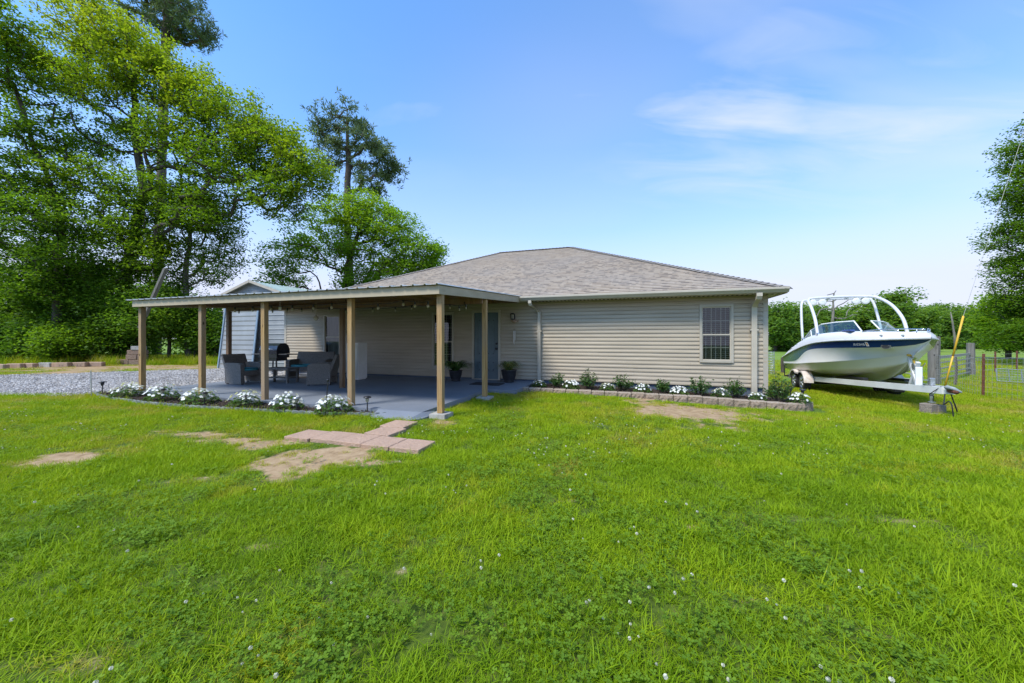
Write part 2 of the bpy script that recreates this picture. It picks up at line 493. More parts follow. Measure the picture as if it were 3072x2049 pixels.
cx_ = wmath('DIVIDE', sp.outputs['X'], den); cy_ = wmath('DIVIDE', sp.outputs['Y'], den)
cb = wn.new('ShaderNodeCombineXYZ'); wl.new(cx_, cb.inputs[0]); wl.new(cy_, cb.inputs[1])
def wnoise(scale, sx, sy, loc, detail, rough, dist):
    mp = wn.new('ShaderNodeMapping'); mp.inputs['Scale'].default_value = (sx, sy, 1); mp.inputs['Location'].default_value = loc
    mp.inputs['Rotation'].default_value = (0, 0, math.radians(-8))
    wl.new(cb.outputs[0], mp.inputs['Vector'])
    n = wn.new('ShaderNodeTexNoise'); n.inputs['Scale'].default_value = scale; n.inputs['Detail'].default_value = detail
    n.inputs['Roughness'].default_value = rough; n.inputs['Distortion'].default_value = dist
    wl.new(mp.outputs[0], n.inputs['Vector']); return n.outputs['Fac']
def wramp(f, stops):
    r = wn.new('ShaderNodeValToRGB'); e = r.color_ramp.elements
    while len(e) < len(stops): e.new(.5)
    for i, (p, c) in enumerate(stops): e[i].position = p; e[i].color = (*c, 1) if hasattr(c, '__len__') else (c, c, c, 1)
    wl.new(f, r.inputs[0]); return r.outputs[0]
def wmix(f, a, b, mode='MIX'):
    m = wn.new('ShaderNodeMix'); m.data_type = 'RGBA'; m.blend_type = mode
    for s, v in ((m.inputs[0], f), (m.inputs[6], a), (m.inputs[7], b)):
        if hasattr(v, 'links'): wl.new(v, s)
        else: s.default_value = (*v, 1) if hasattr(v, '__len__') else v
    return m.outputs[2]
streak = wramp(wnoise(.55, 1.0, 2.3, (3.1, 1.7, 0), 5, .5, .5), [(.46, 0.), (.74, .85)])
veil = wramp(wnoise(.33, 1, 1.4, (7.3, 2.2, 0), 3, .5, .3), [(.38, 0.), (.72, .6)])
side = wramp(wmath('ADD', wmath('MULTIPLY', sp.outputs['X'], .6), .45), [(.25, .12), (.75, 1.)])   # thin cloud gathers on the right half
cl = wmath('MULTIPLY', wmath('MAXIMUM', streak, veil), side, True)
haze = wramp(zz, [(0., 1.), (.12, .92), (.27, .42), (.45, .10), (.8, 0.)])
skyc = wmix(1.0, sky.outputs[0], (.44, .82, 1.12), 'MULTIPLY')
skyc = wmix(haze, skyc, (2.65, 2.72, 3.4))
wx_ = wmath('ADD', cx_, wmath('MULTIPLY', wmath('SUBTRACT', wnoise(1.3, 1, 1.6, (5.5, 1.2, 0), 4, .55, 0), .5), 1.1))
wy_ = wmath('ADD', cy_, wmath('MULTIPLY', wmath('SUBTRACT', wnoise(1.7, 1, 1.8, (2.5, 8.2, 0), 4, .55, 0), .5), .34))
def blob(cx, cy, rx, ry):
    a = wmath('DIVIDE', wmath('SUBTRACT', wx_, cx), rx); b = wmath('DIVIDE', wmath('SUBTRACT', wy_, cy), ry)
    return wmath('SUBTRACT', 1.0, wmath('ADD', wmath('MULTIPLY', a, a), wmath('MULTIPLY', b, b)), True)
fine = wramp(wnoise(1.9, .7, 2.6, (1.3, 4.7, 0), 6, .55, .7), [(.36, .0), (.72, .9)])
bl_ = wmath('MULTIPLY', blob(.80, 1.22, .50, .15), .95)
for q in ((.18, 1.17, .12, .06, .55), (1.45, 1.22, .75, .34, .7), (1.05, .98, .7, .26, .5), (1.0, 1.55, .9, .3, .5), (-.25, 1.28, .3, .06, .3), (.5, 1.45, .35, .12, .4)):
    bl_ = wmath('MAXIMUM', bl_, wmath('MULTIPLY', blob(*q[:4]), q[4]))
cl = wmath('MAXIMUM', wmath('MULTIPLY', cl, .6), wmath('MULTIPLY', bl_, fine))
skyc = wmix(cl, skyc, (2.85, 3.0, 3.4))
wl.new(skyc, bg.inputs['Color']); bg.inputs['Strength'].default_value = .15

SC.view_settings.view_transform = 'Standard'; SC.view_settings.look = 'None'
SC.view_settings.exposure = 1.07; SC.view_settings.gamma = 1
SC.cycles.max_bounces = 8; SC.cycles.transparent_max_bounces = 16; SC.cycles.diffuse_bounces = 4
SC.cycles.use_denoising = True
SC.cycles.caustics_reflective = False; SC.cycles.caustics_refractive = False
SC.cycles.sample_clamp_indirect = 8

# ================================================================ lawn, dirt, gravel
def vnoise(x, y, s, seed=0):
    """smooth value noise 0..1"""
    r = np.random.default_rng(1000+seed); g = r.random((64, 64))
    x = np.asarray(x)/s; y = np.asarray(y)/s
    xi = np.floor(x).astype(int); yi = np.floor(y).astype(int); fx = x-xi; fy = y-yi
    fx = fx*fx*(3-2*fx); fy = fy*fy*(3-2*fy)
    a = g[xi % 64, yi % 64]; b = g[(xi+1) % 64, yi % 64]; c = g[xi % 64, (yi+1) % 64]; d = g[(xi+1) % 64, (yi+1) % 64]
    return (a*(1-fx)+b*fx)*(1-fy) + (c*(1-fx)+d*fx)*fy
def fbm(x, y, s, seed=0):
    return .55*vnoise(x, y, s, seed) + .3*vnoise(x, y, s*.45, seed+1) + .15*vnoise(x, y, s*.2, seed+2)
def to_px(x, y):
    d = np.maximum(y, .3); z = ground(x, y)
    return CX + F*x/d, HY + F*(EYE-z)/d
# worn patches of bare soil: centre and half-axes on the ground (metres), turned by ang
DIRT = []
def dirt(px, py, hw, hh, ang=0., k=1.):
    x, y, z = gp(px, py)
    y0 = gp(px, py+hh)[1]; y1 = gp(px, py-hh)[1]
    DIRT.append((x, (y0+y1)/2, hw/F*y, max((y1-y0)/2, .04), ang, k))
dirt(2095, 1242, 205, 38, 0, 1.15); dirt(2130, 1254, 180, 28, 0, 1.1); dirt(1960, 1220, 70, 14, 0, .8)
dirt(870, 1385, 150, 46, 0, 1.15); dirt(1020, 1378, 180, 34, 0, 1.05); dirt(1150, 1388, 130, 22, 0, 1.05); dirt(1260, 1392, 60, 10, 0, .8); dirt(800, 1335, 110, 16, 0, .8)
dirt(610, 1305, 110, 9, 0, .9); dirt(690, 1322, 120, 9, 0, .85); dirt(480, 1295, 60, 6, 0, .6)
dirt(175, 1382, 115, 24, 0, 1.05); dirt(80, 1400, 60, 10, 0, .7)
dirt(780, 1640, 90, 22, 0, .72); dirt(650, 1670, 70, 14, 0, .55); dirt(2070, 1592, 55, 13, 0, .75)
dirt(2330, 1560, 190, 18, 0, .40); dirt(2620, 1615, 170, 26, 0, .42); dirt(2980, 1640, 120, 30, 0, .45)
dirt(1700, 1500, 120, 16, 0, .4); dirt(1180, 1700, 90, 20, 0, .5); dirt(900, 1900, 110, 26, 0, .45); dirt(2250, 1800, 130, 24, 0, .45); dirt(1500, 1880, 80, 20, 0, .4); dirt(2700, 1560, 200, 16, 0, .5); dirt(1240, 1480, 150, 12, 0, .5); dirt(560, 1440, 160, 20, 0, .42); dirt(200, 2010, 200, 60, 0, .5); dirt(350, 1930, 120, 22, 0, .45)
dirt(60, 1205, 60, 8, 0, .7); dirt(1330, 1268, 60, 10, 0, .7); dirt(2860, 1225, 150, 8, 0, .45); dirt(3040, 1235, 80, 12, 0, .8)
dirt(300, 1119, 350, 10, 0, .75); dirt(560, 1112, 160, 12, 0, .8); dirt(330, 1104, 430, 11, 0, 1.0); dirt(380, 1092, 400, 5, 0, .9)
def dirt_mask(x, y):
    w = (fbm(x, y, .7, 5)-.5)*1.5 + (fbm(x, y, .16, 9)-.5)*1.3
    out = np.zeros(np.shape(x))
    for (cx, cy, a, b, ang, k) in DIRT:
        q = np.sqrt(((x-cx)/a)**2 + ((y-cy)/b)**2)
        out = np.maximum(out, k*smooth((1.25 - q + w*.95)/1.0))
    return np.clip(out, 0, 1.1)
GRAVEL = [gp(-900, 1189), gp(-300, 1187), gp(60, 1186), gp(300, 1187), gp(430, 1181)]
GRAVEL = [W2H(p[0], p[1]) for p in GRAVEL] + [(-11.0, 5.6), (-11.0, 12.3)]
GRAVEL += [W2H(*gp(px, py)[:2]) for px, py in ((660, 1108), (560, 1111), (430, 1115), (250, 1121), (120, 1125), (0, 1127), (-300, 1130), (-900, 1132))]
GRAVEL_W = [H2W(*p)[:2] for p in GRAVEL]
def in_poly(x, y, poly):
    ins = np.zeros(np.shape(x), bool)
    n = len(poly)
    for i in range(n):
        x1, y1 = poly[i]; x2, y2 = poly[(i+1) % n]
        c = ((y1 > y) != (y2 > y)) & (x < (x2-x1)*(y-y1)/((y2-y1) if y2 != y1 else 1e-9) + x1)
        ins ^= c
    return ins

ax = np.concatenate([np.linspace(-700, -45, 26), np.arange(-44, -13, 1.0), np.arange(-13, 13, .12), np.arange(13, 44, 1.0), np.linspace(45, 700, 26)])
ay = np.concatenate([np.linspace(-60, 0, 7), np.arange(.6, 10, .12), np.arange(10, 24, .3), np.arange(24, 90, 2.5), np.linspace(92, 1200, 24)])
gx, gy = np.meshgrid(ax, ay)
gV = np.stack([gx.ravel(), gy.ravel(), ground(gx, gy).ravel()], 1)
nx, ny = len(ax), len(ay)
ii = (np.arange(ny-1)[:, None]*nx + np.arange(nx-1)[None, :]).ravel()
gQ = np.stack([ii, ii+1, ii+1+nx, ii+nx], 1)
def lawn_mat():
    t = NT('lawn soil and grass')
    d = t.new('ShaderNodeAttribute', attribute_name='dirt').outputs['Fac']
    w = t.world()
    n1 = t.noise(w, .55, 4); n2 = t.noise(w, 9, 6, .65); n3 = t.noise(w, 75, 4, .7); n4 = t.noise(t.world((1, 1, 1)), .06, 4)
    g = t.ramp(n2, [(.3, (.045, .10, .008)), (.55, (.085, .175, .012)), (.75, (.13, .225, .018))])
    g = t.mix(t.ramp(n1, [(.4, (0, 0, 0)), (.7, (.6, .6, .6))]), g, (.125, .19, .022))
    sp_ = t.new('ShaderNodeSeparateXYZ'); t.link(w, sp_.inputs[0])
    farf = t.new('ShaderNodeMapRange'); farf.inputs[1].default_value = 13; farf.inputs[2].default_value = 30
    t.link(sp_.outputs['Y'], farf.inputs[0])
    fld = t.ramp(n4, [(.35, (.125, .21, .022)), (.6, (.20, .28, .04)), (.75, (.27, .31, .075))])
    fld = t.mix(t.ramp(n2, [(.35, (.55, .55, .55)), (.7, (0, 0, 0))]), fld, (.10, .17, .02))
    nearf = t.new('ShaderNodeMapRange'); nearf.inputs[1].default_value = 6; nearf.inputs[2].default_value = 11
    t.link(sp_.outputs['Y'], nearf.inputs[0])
    shaded_thatch = t.ramp(n2, [(.3, (.04, .065, .008)), (.55, (.08, .12, .012)), (.75, (.14, .125, .04))])  # near soil and thatch colour, darkened as painted shade in the gaps between blades
    g = t.mix(nearf.outputs[0], shaded_thatch, g)
    g = t.mix(farf.outputs[0], g, fld)
    soil = t.ramp(n2, [(.28, (.21, .135, .07)), (.5, (.35, .24, .135)), (.72, (.43, .315, .195))])
    soil = t.mix(t.ramp(n3, [(.5, (0, 0, 0)), (.75, (.55, .55, .55))]), soil, (.22, .16, .09))
    f = t.math('ADD', d, t.math('MULTIPLY', t.math('SUBTRACT', n2, .5), .7))
    t.base(t.mix(t.ramp(f, [(.32, (0, 0, 0)), (.62, (1, 1, 1))]), g, soil), .95, 0, .2)
    t.bump(n2, .6, .03)
    return t.mat
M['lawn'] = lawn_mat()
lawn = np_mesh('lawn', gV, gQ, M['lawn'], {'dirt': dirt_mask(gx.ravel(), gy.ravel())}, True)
tag(lawn, kind='structure')

def sheet(name, poly, lift, mat, step=.35):
    """a ground sheet cut to a polygon, lying lift above the lawn"""
    xs = [p[0] for p in poly]; ys = [p[1] for p in poly]
    X, Y = np.meshgrid(np.arange(min(xs), max(xs)+step, step), np.arange(min(ys), max(ys)+step, step))
    k = X.shape[1]
    V = np.stack([X.ravel(), Y.ravel(), ground(X, Y).ravel()+lift], 1)
    ii = (np.arange(X.shape[0]-1)[:, None]*k + np.arange(k-1)[None, :]).ravel()
    Q = np.stack([ii, ii+1, ii+1+k, ii+k], 1)
    c = V[Q].mean(1)
    keep = in_poly(c[:, 0]+(fbm(c[:, 0], c[:, 1], .9, 3)-.5)*.5, c[:, 1]+(fbm(c[:, 0], c[:, 1], .9, 4)-.5)*.5, poly)
    Q = Q[keep]; used = np.unique(Q); re = np.zeros(len(V), int); re[used] = np.arange(len(used))
    return np_mesh(name, V[used], re[Q], mat, None, True)
def gravel_mat():
    t = NT('grey gravel')
    w = t.world()
    v = t.new('ShaderNodeTexVoronoi'); v.inputs['Scale'].default_value = 17; t.link(w, v.inputs['Vector'])
    v2 = t.new('ShaderNodeTexVoronoi', feature='DISTANCE_TO_EDGE'); v2.inputs['Scale'].default_value = 17; t.link(w, v2.inputs['Vector'])
    sx = t.new('ShaderNodeSeparateColor'); t.link(v.outputs['Color'], sx.inputs[0])
    col = t.ramp(sx.outputs[0], [(0, (.18, .16, .14)), (.5, (.37, .34, .305)), (1, (.58, .545, .505))])
    col = t.mix(t.ramp(v2.outputs['Distance'], [(.0, (.8, .8, .8)), (.12, (0, 0, 0))]), col, (.075, .07, .06))
    n = t.noise(w, .8, 4)
    col = t.mix(t.ramp(n, [(.52, (0, 0, 0)), (.75, (.7, .7, .7))]), col, (.36, .32, .28))
    t.base(col, .95); t.bump(v2.outputs['Distance'], 1.0, .05)
    return t.mat
M['gravel'] = gravel_mat()
tag(sheet('gravel_driveway', GRAVEL_W, .010, M['gravel'], .1), kind='structure')

# ---------------------------------------------------------------- scatter of tiny plants (stuff)
def scatter(name, variants, pts, kind, rot, scl, tint, mat_list):
    """one object: the variants instanced on a cloud of points"""
    src = bpy.data.collections.new(name + ' source')
    for me in variants:
        o = bpy.data.objects.new(me.name, me); src.objects.link(o)
    me = bpy.data.meshes.new(name)
    me.vertices.add(len(pts)); me.vertices.foreach_set('co', np.ascontiguousarray(pts, np.float32).ravel())
    a = me.attributes.new('pick', 'INT', 'POINT'); a.data.foreach_set('value', np.ascontiguousarray(kind, np.int32))
    a = me.attributes.new('turn', 'FLOAT_VECTOR', 'POINT'); a.data.foreach_set('vector', np.ascontiguousarray(rot, np.float32).ravel())
    a = me.attributes.new('size', 'FLOAT', 'POINT'); a.data.foreach_set('value', np.ascontiguousarray(scl, np.float32))
    a = me.attributes.new('hue', 'FLOAT', 'POINT'); a.data.foreach_set('value', np.ascontiguousarray(tint, np.float32))
    ob = link_mesh(name, me, mat_list)
    ng = bpy.data.node_groups.new(name, 'GeometryNodeTree')
    ng.interface.new_socket('Geometry', in_out='INPUT', socket_type='NodeSocketGeometry')
    ng.interface.new_socket('Geometry', in_out='OUTPUT', socket_type='NodeSocketGeometry')
    gi = ng.nodes.new('NodeGroupInput'); go = ng.nodes.new('NodeGroupOutput')
    ci = ng.nodes.new('GeometryNodeCollectionInfo'); ci.inputs['Collection'].default_value = src
    ci.inputs['Separate Children'].default_value = True; ci.inputs['Reset Children'].default_value = True
    iop = ng.nodes.new('GeometryNodeInstanceOnPoints'); iop.inputs['Pick Instance'].default_value = True
    def attr(nm, typ):
        n = ng.nodes.new('GeometryNodeInputNamedAttribute'); n.data_type = typ; n.inputs['Name'].default_value = nm
        return n.outputs['Attribute']
    ng.links.new(gi.outputs[0], iop.inputs['Points']); ng.links.new(ci.outputs[0], iop.inputs['Instance'])
    ng.links.new(attr('pick', 'INT'), iop.inputs['Instance Index'])
    er = ng.nodes.new('FunctionNodeEulerToRotation'); ng.links.new(attr('turn', 'FLOAT_VECTOR'), er.inputs[0])
    ng.links.new(er.outputs[0], iop.inputs['Rotation'])
    ng.links.new(attr('size', 'FLOAT'), iop.inputs['Scale'])
    ng.links.new(iop.outputs[0], go.inputs[0])
    md = ob.modifiers.new('scatter', 'NODES'); md.node_group = ng
    return tag(ob, kind='stuff')

def blades(n, R, h0, h1, w, spread, seed, segs=3, droop=.55):
    r = np.random.default_rng(seed)
    a = r.random(n)*2*np.pi; q = np.sqrt(r.random(n))*R
    bx, by = q*np.cos(a), q*np.sin(a)
    az = r.random(n)*2*np.pi; h = h0+(h1-h0)*r.random(n)
    lean = spread*(.25+.9*r.random(n)); dr = droop*r.random(n)
    V = []; lv = np.linspace(0, 1, segs+1)
    tw = az + np.pi/2 + (r.random(n)-.5)*1.2
    for i, s in enumerate(lv):
        th = lean + dr*s*1.6
        hor = h*s*np.sin(lean + dr*s); ver = h*s*np.cos(np.minimum(lean + dr*s*1.3, 1.75))
        cx = bx + hor*np.cos(az); cy = by + hor*np.sin(az)
        ww = w*(.7+.6*r.random(n) if i == 0 else 1)*(1 - s**1.7)*.5 + .0003
        V.append(np.stack([cx-ww*np.cos(tw), cy-ww*np.sin(tw), ver], 1)); V.append(np.stack([cx+ww*np.cos(tw), cy+ww*np.sin(tw), ver], 1))
    V = np.stack(V, 1)                       # n, 2(segs+1), 3
    k = 2*(segs+1)
    base = (np.arange(n)*k)[:, None]
    Q = np.concatenate([base+np.array([[2*i, 2*i+1, 2*i+3, 2*i+2]]) for i in range(segs)], 0)
    t = np.repeat(r.random(n), k)
    up = np.tile(np.repeat(lv, 2), n)
    return V.reshape(-1, 3), Q, t*.7 + up*.3
def raw_mesh(name, V, Q, mat, tint):
    o = np_mesh(name, V, Q, mat, {'tint': tint}); me = o.data
    bpy.data.objects.remove(o); return me
def clovers(n, R, size, seed):
    r = np.random.default_rng(seed); V = []; Q = []; tt = []
    for i in range(n):
        a = r.random()*6.28; q = math.sqrt(r.random())*R; c = np.array([q*math.cos(a), q*math.sin(a), .02+.05*r.random()])
        s = size*(.6+.7*r.random()); a0 = r.random()*6.28; tilt = (r.random(2)-.5)*.9; tn = r.random()
        for k in range(3):
            th = a0 + k*2.094
            d = np.array([math.cos(th), math.sin(th), 0]); e = np.array([-d[1], d[0], 0])
            P = [c, c+d*s*.55+e*s*.42, c+d*s*1.0+e*s*.2, c+d*s*.92, c+d*s*1.0-e*s*.2, c+d*s*.55-e*s*.42]
            P = [p+np.array([0, 0, (p[0]-c[0])*tilt[0]+(p[1]-c[1])*tilt[1]+(.12*s if j in (1, 2, 4, 5) else 0)]) for j, p in enumerate(P)]
            b = len(V); V += P; Q += [(b, b+1, b+2, b+3), (b, b+3, b+4, b+5)]; tt += [tn*.8+.2*r.random()]*6
    return np.array(V), np.array(Q), np.array(tt)
def tuft_mat(name, stops, trans=.35):
    """colour runs by the instance's 'hue' plus the blade's own 'tint'"""
    t = NT(name)
    h = t.new('ShaderNodeAttribute', attribute_name='hue', attribute_type='INSTANCER'); a = t.new('ShaderNodeAttribute', attribute_name='tint')
    f = t.math('ADD', t.math('MULTIPLY', h.outputs['Fac'], .72), t.math('MULTIPLY', a.outputs['Fac'], .28))
    col = t.ramp(f, stops)
    t.base(col, .65, 0, .2)
    tr = t.new('ShaderNodeBsdfTranslucent'); t.link(t.mix(1., col, (1.2, 1.15, .6), 'MULTIPLY'), tr.inputs['Color'])
    mx = t.new('ShaderNodeMixShader'); mx.inputs[0].default_value = trans
    t.link(t.p.outputs[0], mx.inputs[1]); t.link(tr.outputs[0], mx.inputs[2]); t.link(mx.outputs[0], t.out.inputs['Surface'])
    return t.mat
M['grass'] = tuft_mat('grass blade', [(0, (.08, .15, .004)), (.35, (.18, .30, .004)), (.62, (.285, .40, .005)), (.82, (.38, .39, .02)), (1, (.44, .34, .14))])
M['clover'] = tuft_mat('clover leaf', [(0, (.075, .155, .01)), (.5, (.15, .255, .014)), (1, (.26, .34, .04))], .3)
M['clover_bloom'] = tuft_mat('clover bloom', [(0, (.62, .60, .50)), (1, (.75, .74, .66))], .2)

def allowed(x, y):
    """where lawn can grow"""
    u = x*CT - y*ST; v = x*ST + y*CT
    bad = (u > -11.4) & (u < -3.4) & (v > 5.42) & (v < 10.5)
    bad |= (u > -3.5) & (u < -2.6) & (v > 8.4) & (v < 10.5)
    bad |= (u > -12.4) & (u < 3.1) & (v > 10.2) & (v < 23)
    bad |= (u > -3.0) & (u < 3.98) & (v > 8.82+.075*(u+2.8)) & (v < 11)
    bad |= in_poly(u, v, BED)
    for (cu, cv, hu, hv) in PAVER_BOX:
        bad |= (np.abs(u-cu) < hu+.09) & (np.abs(v-cv) < hv+.09)
    bad |= (u > -4.4) & (u < -3.35) & (v > 5.2) & (v < 5.6)
    bad |= in_poly(x, y, GRAVEL_W)
    bad |= (u > -18.5) & (u < -14.2) & (v > 12.2) & (v < 21)
    return ~bad
BED = [(-12.35, 5.42), (-12.0, 5.2), (-11.0, 4.98), (-9.4, 4.84), (-8.1, 4.84), (-6.5, 4.98), (-5.0, 5.17), (-4.35, 5.32), (-3.98, 5.5), (-11.3, 5.5)]
PAVER_BOX = []
pcx, pcy, _ = gp(1075, 1325); pu, pv = W2H(pcx, pcy)
for k, (du, dv) in enumerate([(-.83, -.02), (-.41, .01), (0, 0), (.415, -.01), (.83, 0), (.10, .43), (.03, .85)]):
    PAVER_BOX.append((pu+du, pv+dv, .2, .2))

def spots(n, ymin, ymax, seed, wide=1.55, power=1.0):
    """points over the seen wedge of lawn, evenly per square metre"""
    r = np.random.default_rng(seed)
    y = np.sqrt(ymin**2 + (ymax**2-ymin**2)*r.random(n)); x = (r.random(n)*2-1)*(wide*y + .3)
    return x, y, r
_a, _b = gp(0, 1475), gp(1000, 1600); TRK = (_a[1]-(_b[1]-_a[1])/(_b[0]-_a[0])*_a[0], (_b[1]-_a[1])/(_b[0]-_a[0]))   # faint wheel track
def hue_at(x, y):
    h = .45 + .25*smooth((y-2.2)/4.0) + .16*np.exp(-((y-(TRK[0]+TRK[1]*x))/.16)**2) + (fbm(x, y, 1.7, 21)-.5)*.62 + .42*smooth((fbm(x, y, .55, 25)-.62)/.16) + (vnoise(x, y, .35, 31)-.5)*.30
    return h
def clover_at(x, y):
    """where clover takes over from grass"""
    c = fbm(x, y, .9, 41)*1.1 - .07 - .18*smooth((y-5)/3) - .1*smooth((x-1.2)/1.5)
    X, Y, _ = gp(1480, 1440)
    c = c + .5*np.exp(-(((x-X)/.95)**2+((y-Y)/.55)**2))
    return smooth((c-.46)/.16)

gv = [raw_mesh('grass_tuft', *[b for b in (lambda V, Q, t: (V, Q, M['grass'], t))(*blades(110, .15, .028, .070, .0036, .6, 100+i))]) for i in range(6)]
gv += [raw_mesh('crab_grass', *[b for b in (lambda V, Q, t: (V, Q, M['grass'], t))(*blades(34, .07, .06, .135, .0058, 1.0, 200+i, 4, .9))]) for i in range(3)]
gv += [raw_mesh('lawn_tuft', *[b for b in (lambda V, Q, t: (V, Q, M['grass'], t))(*blades(130, .34, .05, .11, .009, .6, 300+i))]) for i in range(3)]
P_, K_, R_, S_, H_ = [], [], [], [], []
def add_tufts(n, y0, y1, seed, kinds, s0, s1, thin=1.0, wide=1.55, hb=0.0):
    x, y, r = spots(n, y0, y1, seed, wide)
    d = dirt_mask(x, y); c = clover_at(x, y)
    keep = allowed(x, y) & (r.random(n) > np.minimum(d*1.1, .94)*thin) & (r.random(n) > c*.25)
    x, y, d = x[keep], y[keep], d[keep]; m = len(x)
    P_.append(np.stack([x, y, ground(x, y)-.004], 1)); K_.append(r.choice(kinds, m))
    R_.append(np.stack([(r.random(m)-.5)*.25, (r.random(m)-.5)*.25, r.random(m)*6.28], 1))
    S_.append((s0+(s1-s0)*r.random(m))*(1-.35*np.clip(d, 0, 1))*(.8+.5*vnoise(x, y, .6, 51)))
    H_.append(np.clip(hue_at(x, y)+d*.5+hb+(r.random(m)-.5)*.16, 0, 1))
G_KINDS = [0, 1, 2, 3, 4, 5]
add_tufts(6200, 1.1, 4.2, 1, G_KINDS, .62, 1.0)
add_tufts(230, 1.1, 4.6, 2, [6, 7, 8], .6, 1.0, hb=.1)
add_tufts(14000, 4.0, 8.8, 3, G_KINDS, .68, 1.0)
add_tufts(320, 4.0, 9.0, 4, [6, 7, 8], .55, .85, hb=.08)
add_tufts(11000, 8.5, 14, 5, [9, 10, 11], .5, .8)
add_tufts(5200, 13.5, 30, 6, [9, 10, 11], .8, 1.3, 1.0, 1.5, .08)
# a taller fringe where the mower cannot reach
def fringe(poly, n, seed, off=.06, kinds=G_KINDS, s=(1.0, 1.5)):
    r = np.random.default_rng(seed)
    pts = [Vector((*p, 0)) for p in poly]; seg = [(a, b, (b-a).length) for a, b in zip(pts[:-1], pts[1:])]; L = sum(q[2] for q in seg)
    X = []
    for i in range(n):
        t = r.random()*L
        for a, b, l in seg:
            if t <= l: p = a.lerp(b, t/l); nrm = Vector((b.y-a.y, a.x-b.x, 0)).normalized(); break
            t -= l
        p = p + nrm*(off+abs(r.normal())*.07)
        X.append(H2W(p.x, p.y))
    x = np.array([q[0] for q in X]); y = np.array([q[1] for q in X]); m = len(x)
    P_.append(np.stack([x, y, ground(x, y)], 1)); K_.append(r.choice(kinds, m)); R_.append(np.stack([np.zeros(m), np.zeros(m), r.random(m)*6.28], 1))
    S_.append(s[0]+(s[1]-s[0])*r.random(m)); H_.append(np.clip(hue_at(x, y)-.05+(r.random(m)-.5)*.2, 0, .8))
fringe([(-12.4, 5.42), (-11.0, 4.98), (-9.4, 4.84), (-8.1, 4.84), (-6.5, 4.98), (-5.0, 5.17), (-4.35, 5.32)], 260, 71)
fringe([(-3.3, 5.75), (-3.3, 8.3), (-2.8, 8.42)][::1], 90, 72, .02, s=(.7, 1.1))
grass = scatter('grass', gv, np.concatenate(P_), np.concatenate(K_), np.concatenate(R_), np.concatenate(S_), np.concatenate(H_), M['grass'])

cv_ = [raw_mesh('clover_patch', *[b for b in (lambda V, Q, t: (V, Q, M['clover'], t))(*clovers(26, .13, .0135, 400+i))]) for i in range(5)]
cx, cy, r = spots(12000, 1.1, 9.0, 81)
k = allowed(cx, cy) & (r.random(len(cx)) < clover_at(cx, cy)*.62 + .10) & (r.random(len(cx)) > dirt_mask(cx, cy)*1.1) & (r.random(len(cx)) < np.where(cy < 4.2, 1., .6))
cx, cy = cx[k], cy[k]; m = len(cx)
scatter('clover', cv_, np.stack([cx, cy, ground(cx, cy)+.006], 1), r.choice(5, m), np.stack([np.zeros(m), np.zeros(m), r.random(m)*6.28], 1),
        .62+.5*r.random(m), np.clip(.28+.35*smooth((cy-2)/4)+(r.random(m)-.5)*.45, 0, 1), M['clover'])
def bloom(seed):
    r = np.random.default_rng(seed); V = []; Q = []; t = []
    c = np.array([0, 0, .085+.03*r.random()])
    for i in range(34):
        z = 1-2*(i+.5)/34; ph = i*2.4; d = np.array([math.sqrt(1-z*z)*math.cos(ph), math.sqrt(1-z*z)*math.sin(ph), z])
        e = np.cross(d, [.3, .2, .9]); e /= np.linalg.norm(e); f = np.cross(d, e); b = len(V)
        V += list(c+np.array([d*.004-e*.003, d*.012-f*.0035+e*0, d*.0135+e*.003, d*.012+f*.0035])); Q.append((b, b+1, b+2, b+3)); t += [r.random()]*4
    return np.array(V), np.array(Q), np.array(t)
bl = [raw_mesh('clover_bloom', *[b for b in (lambda V, Q, t: (V, Q, M['clover_bloom'], t))(*bloom(500+i))]) for i in range(4)]
bx, by, r = spots(6000, 1.15, 8.5, 91)
k = allowed(bx, by) & (r.random(len(bx)) < .022 + .75*clover_at(bx, by)*smooth((fbm(bx, by, .8, 61)-.42)/.2)*np.where(bx < 1.4, 1, .35)) & (dirt_mask(bx, by) < .4)
bx, by = bx[k], by[k]; m = len(bx)
scatter('clover_flowers', bl, np.stack([bx, by, ground(bx, by)], 1), r.choice(4, m), np.stack([(r.random(m)-.5)*.6, (r.random(m)-.5)*.6, r.random(m)*6.28], 1),
        .38+.34*r.random(m), r.random(m), M['clover_bloom'])

# loose stones over the driveway
def stones(seed):
    r = np.random.default_rng(seed); mb = MB()
    for i in range(16):
        a = r.random()*6.28; q = math.sqrt(r.random())*.22
        s = .012+.020*r.random()
        mb.ball((q*math.cos(a), q*math.sin(a), s*.3), (s*(.8+.5*r.random()), s*(.8+.5*r.random()), s*.7), 5, 3)
    V = np.array(mb.v); V += (r.random(V.shape)-.5)*.012
    return V, np.array([f for f in mb.f]), r.random(len(V))*0+.5
t = NT('gravel stone'); h_ = t.new('ShaderNodeAttribute', attribute_name='hue', attribute_type='INSTANCER'); n_ = t.noise(t.coord('Object'), 24, 2)
t.base(t.ramp(t.math('ADD', t.math('MULTIPLY', h_.outputs['Fac'], .35), t.math('MULTIPLY', n_, .65)), [(.25, (.15, .14, .13)), (.5, (.34, .32, .305)), (.75, (.58, .56, .54))]), .95); M['stone'] = t.mat
sv = [raw_mesh('stones', V, Q, M['stone'], tt) for V, Q, tt in [stones(600+i) for i in range(5)]]
r = np.random.default_rng(5)
gxs = np.array([p[0] for p in GRAVEL_W]); gys = np.array([p[1] for p in GRAVEL_W])
sx = r.uniform(-24, -5, 14000); sy = r.uniform(gys.min(), 17.5, 14000); k = in_poly(sx, sy, GRAVEL_W); sx, sy = sx[k], sy[k]; m = len(sx)
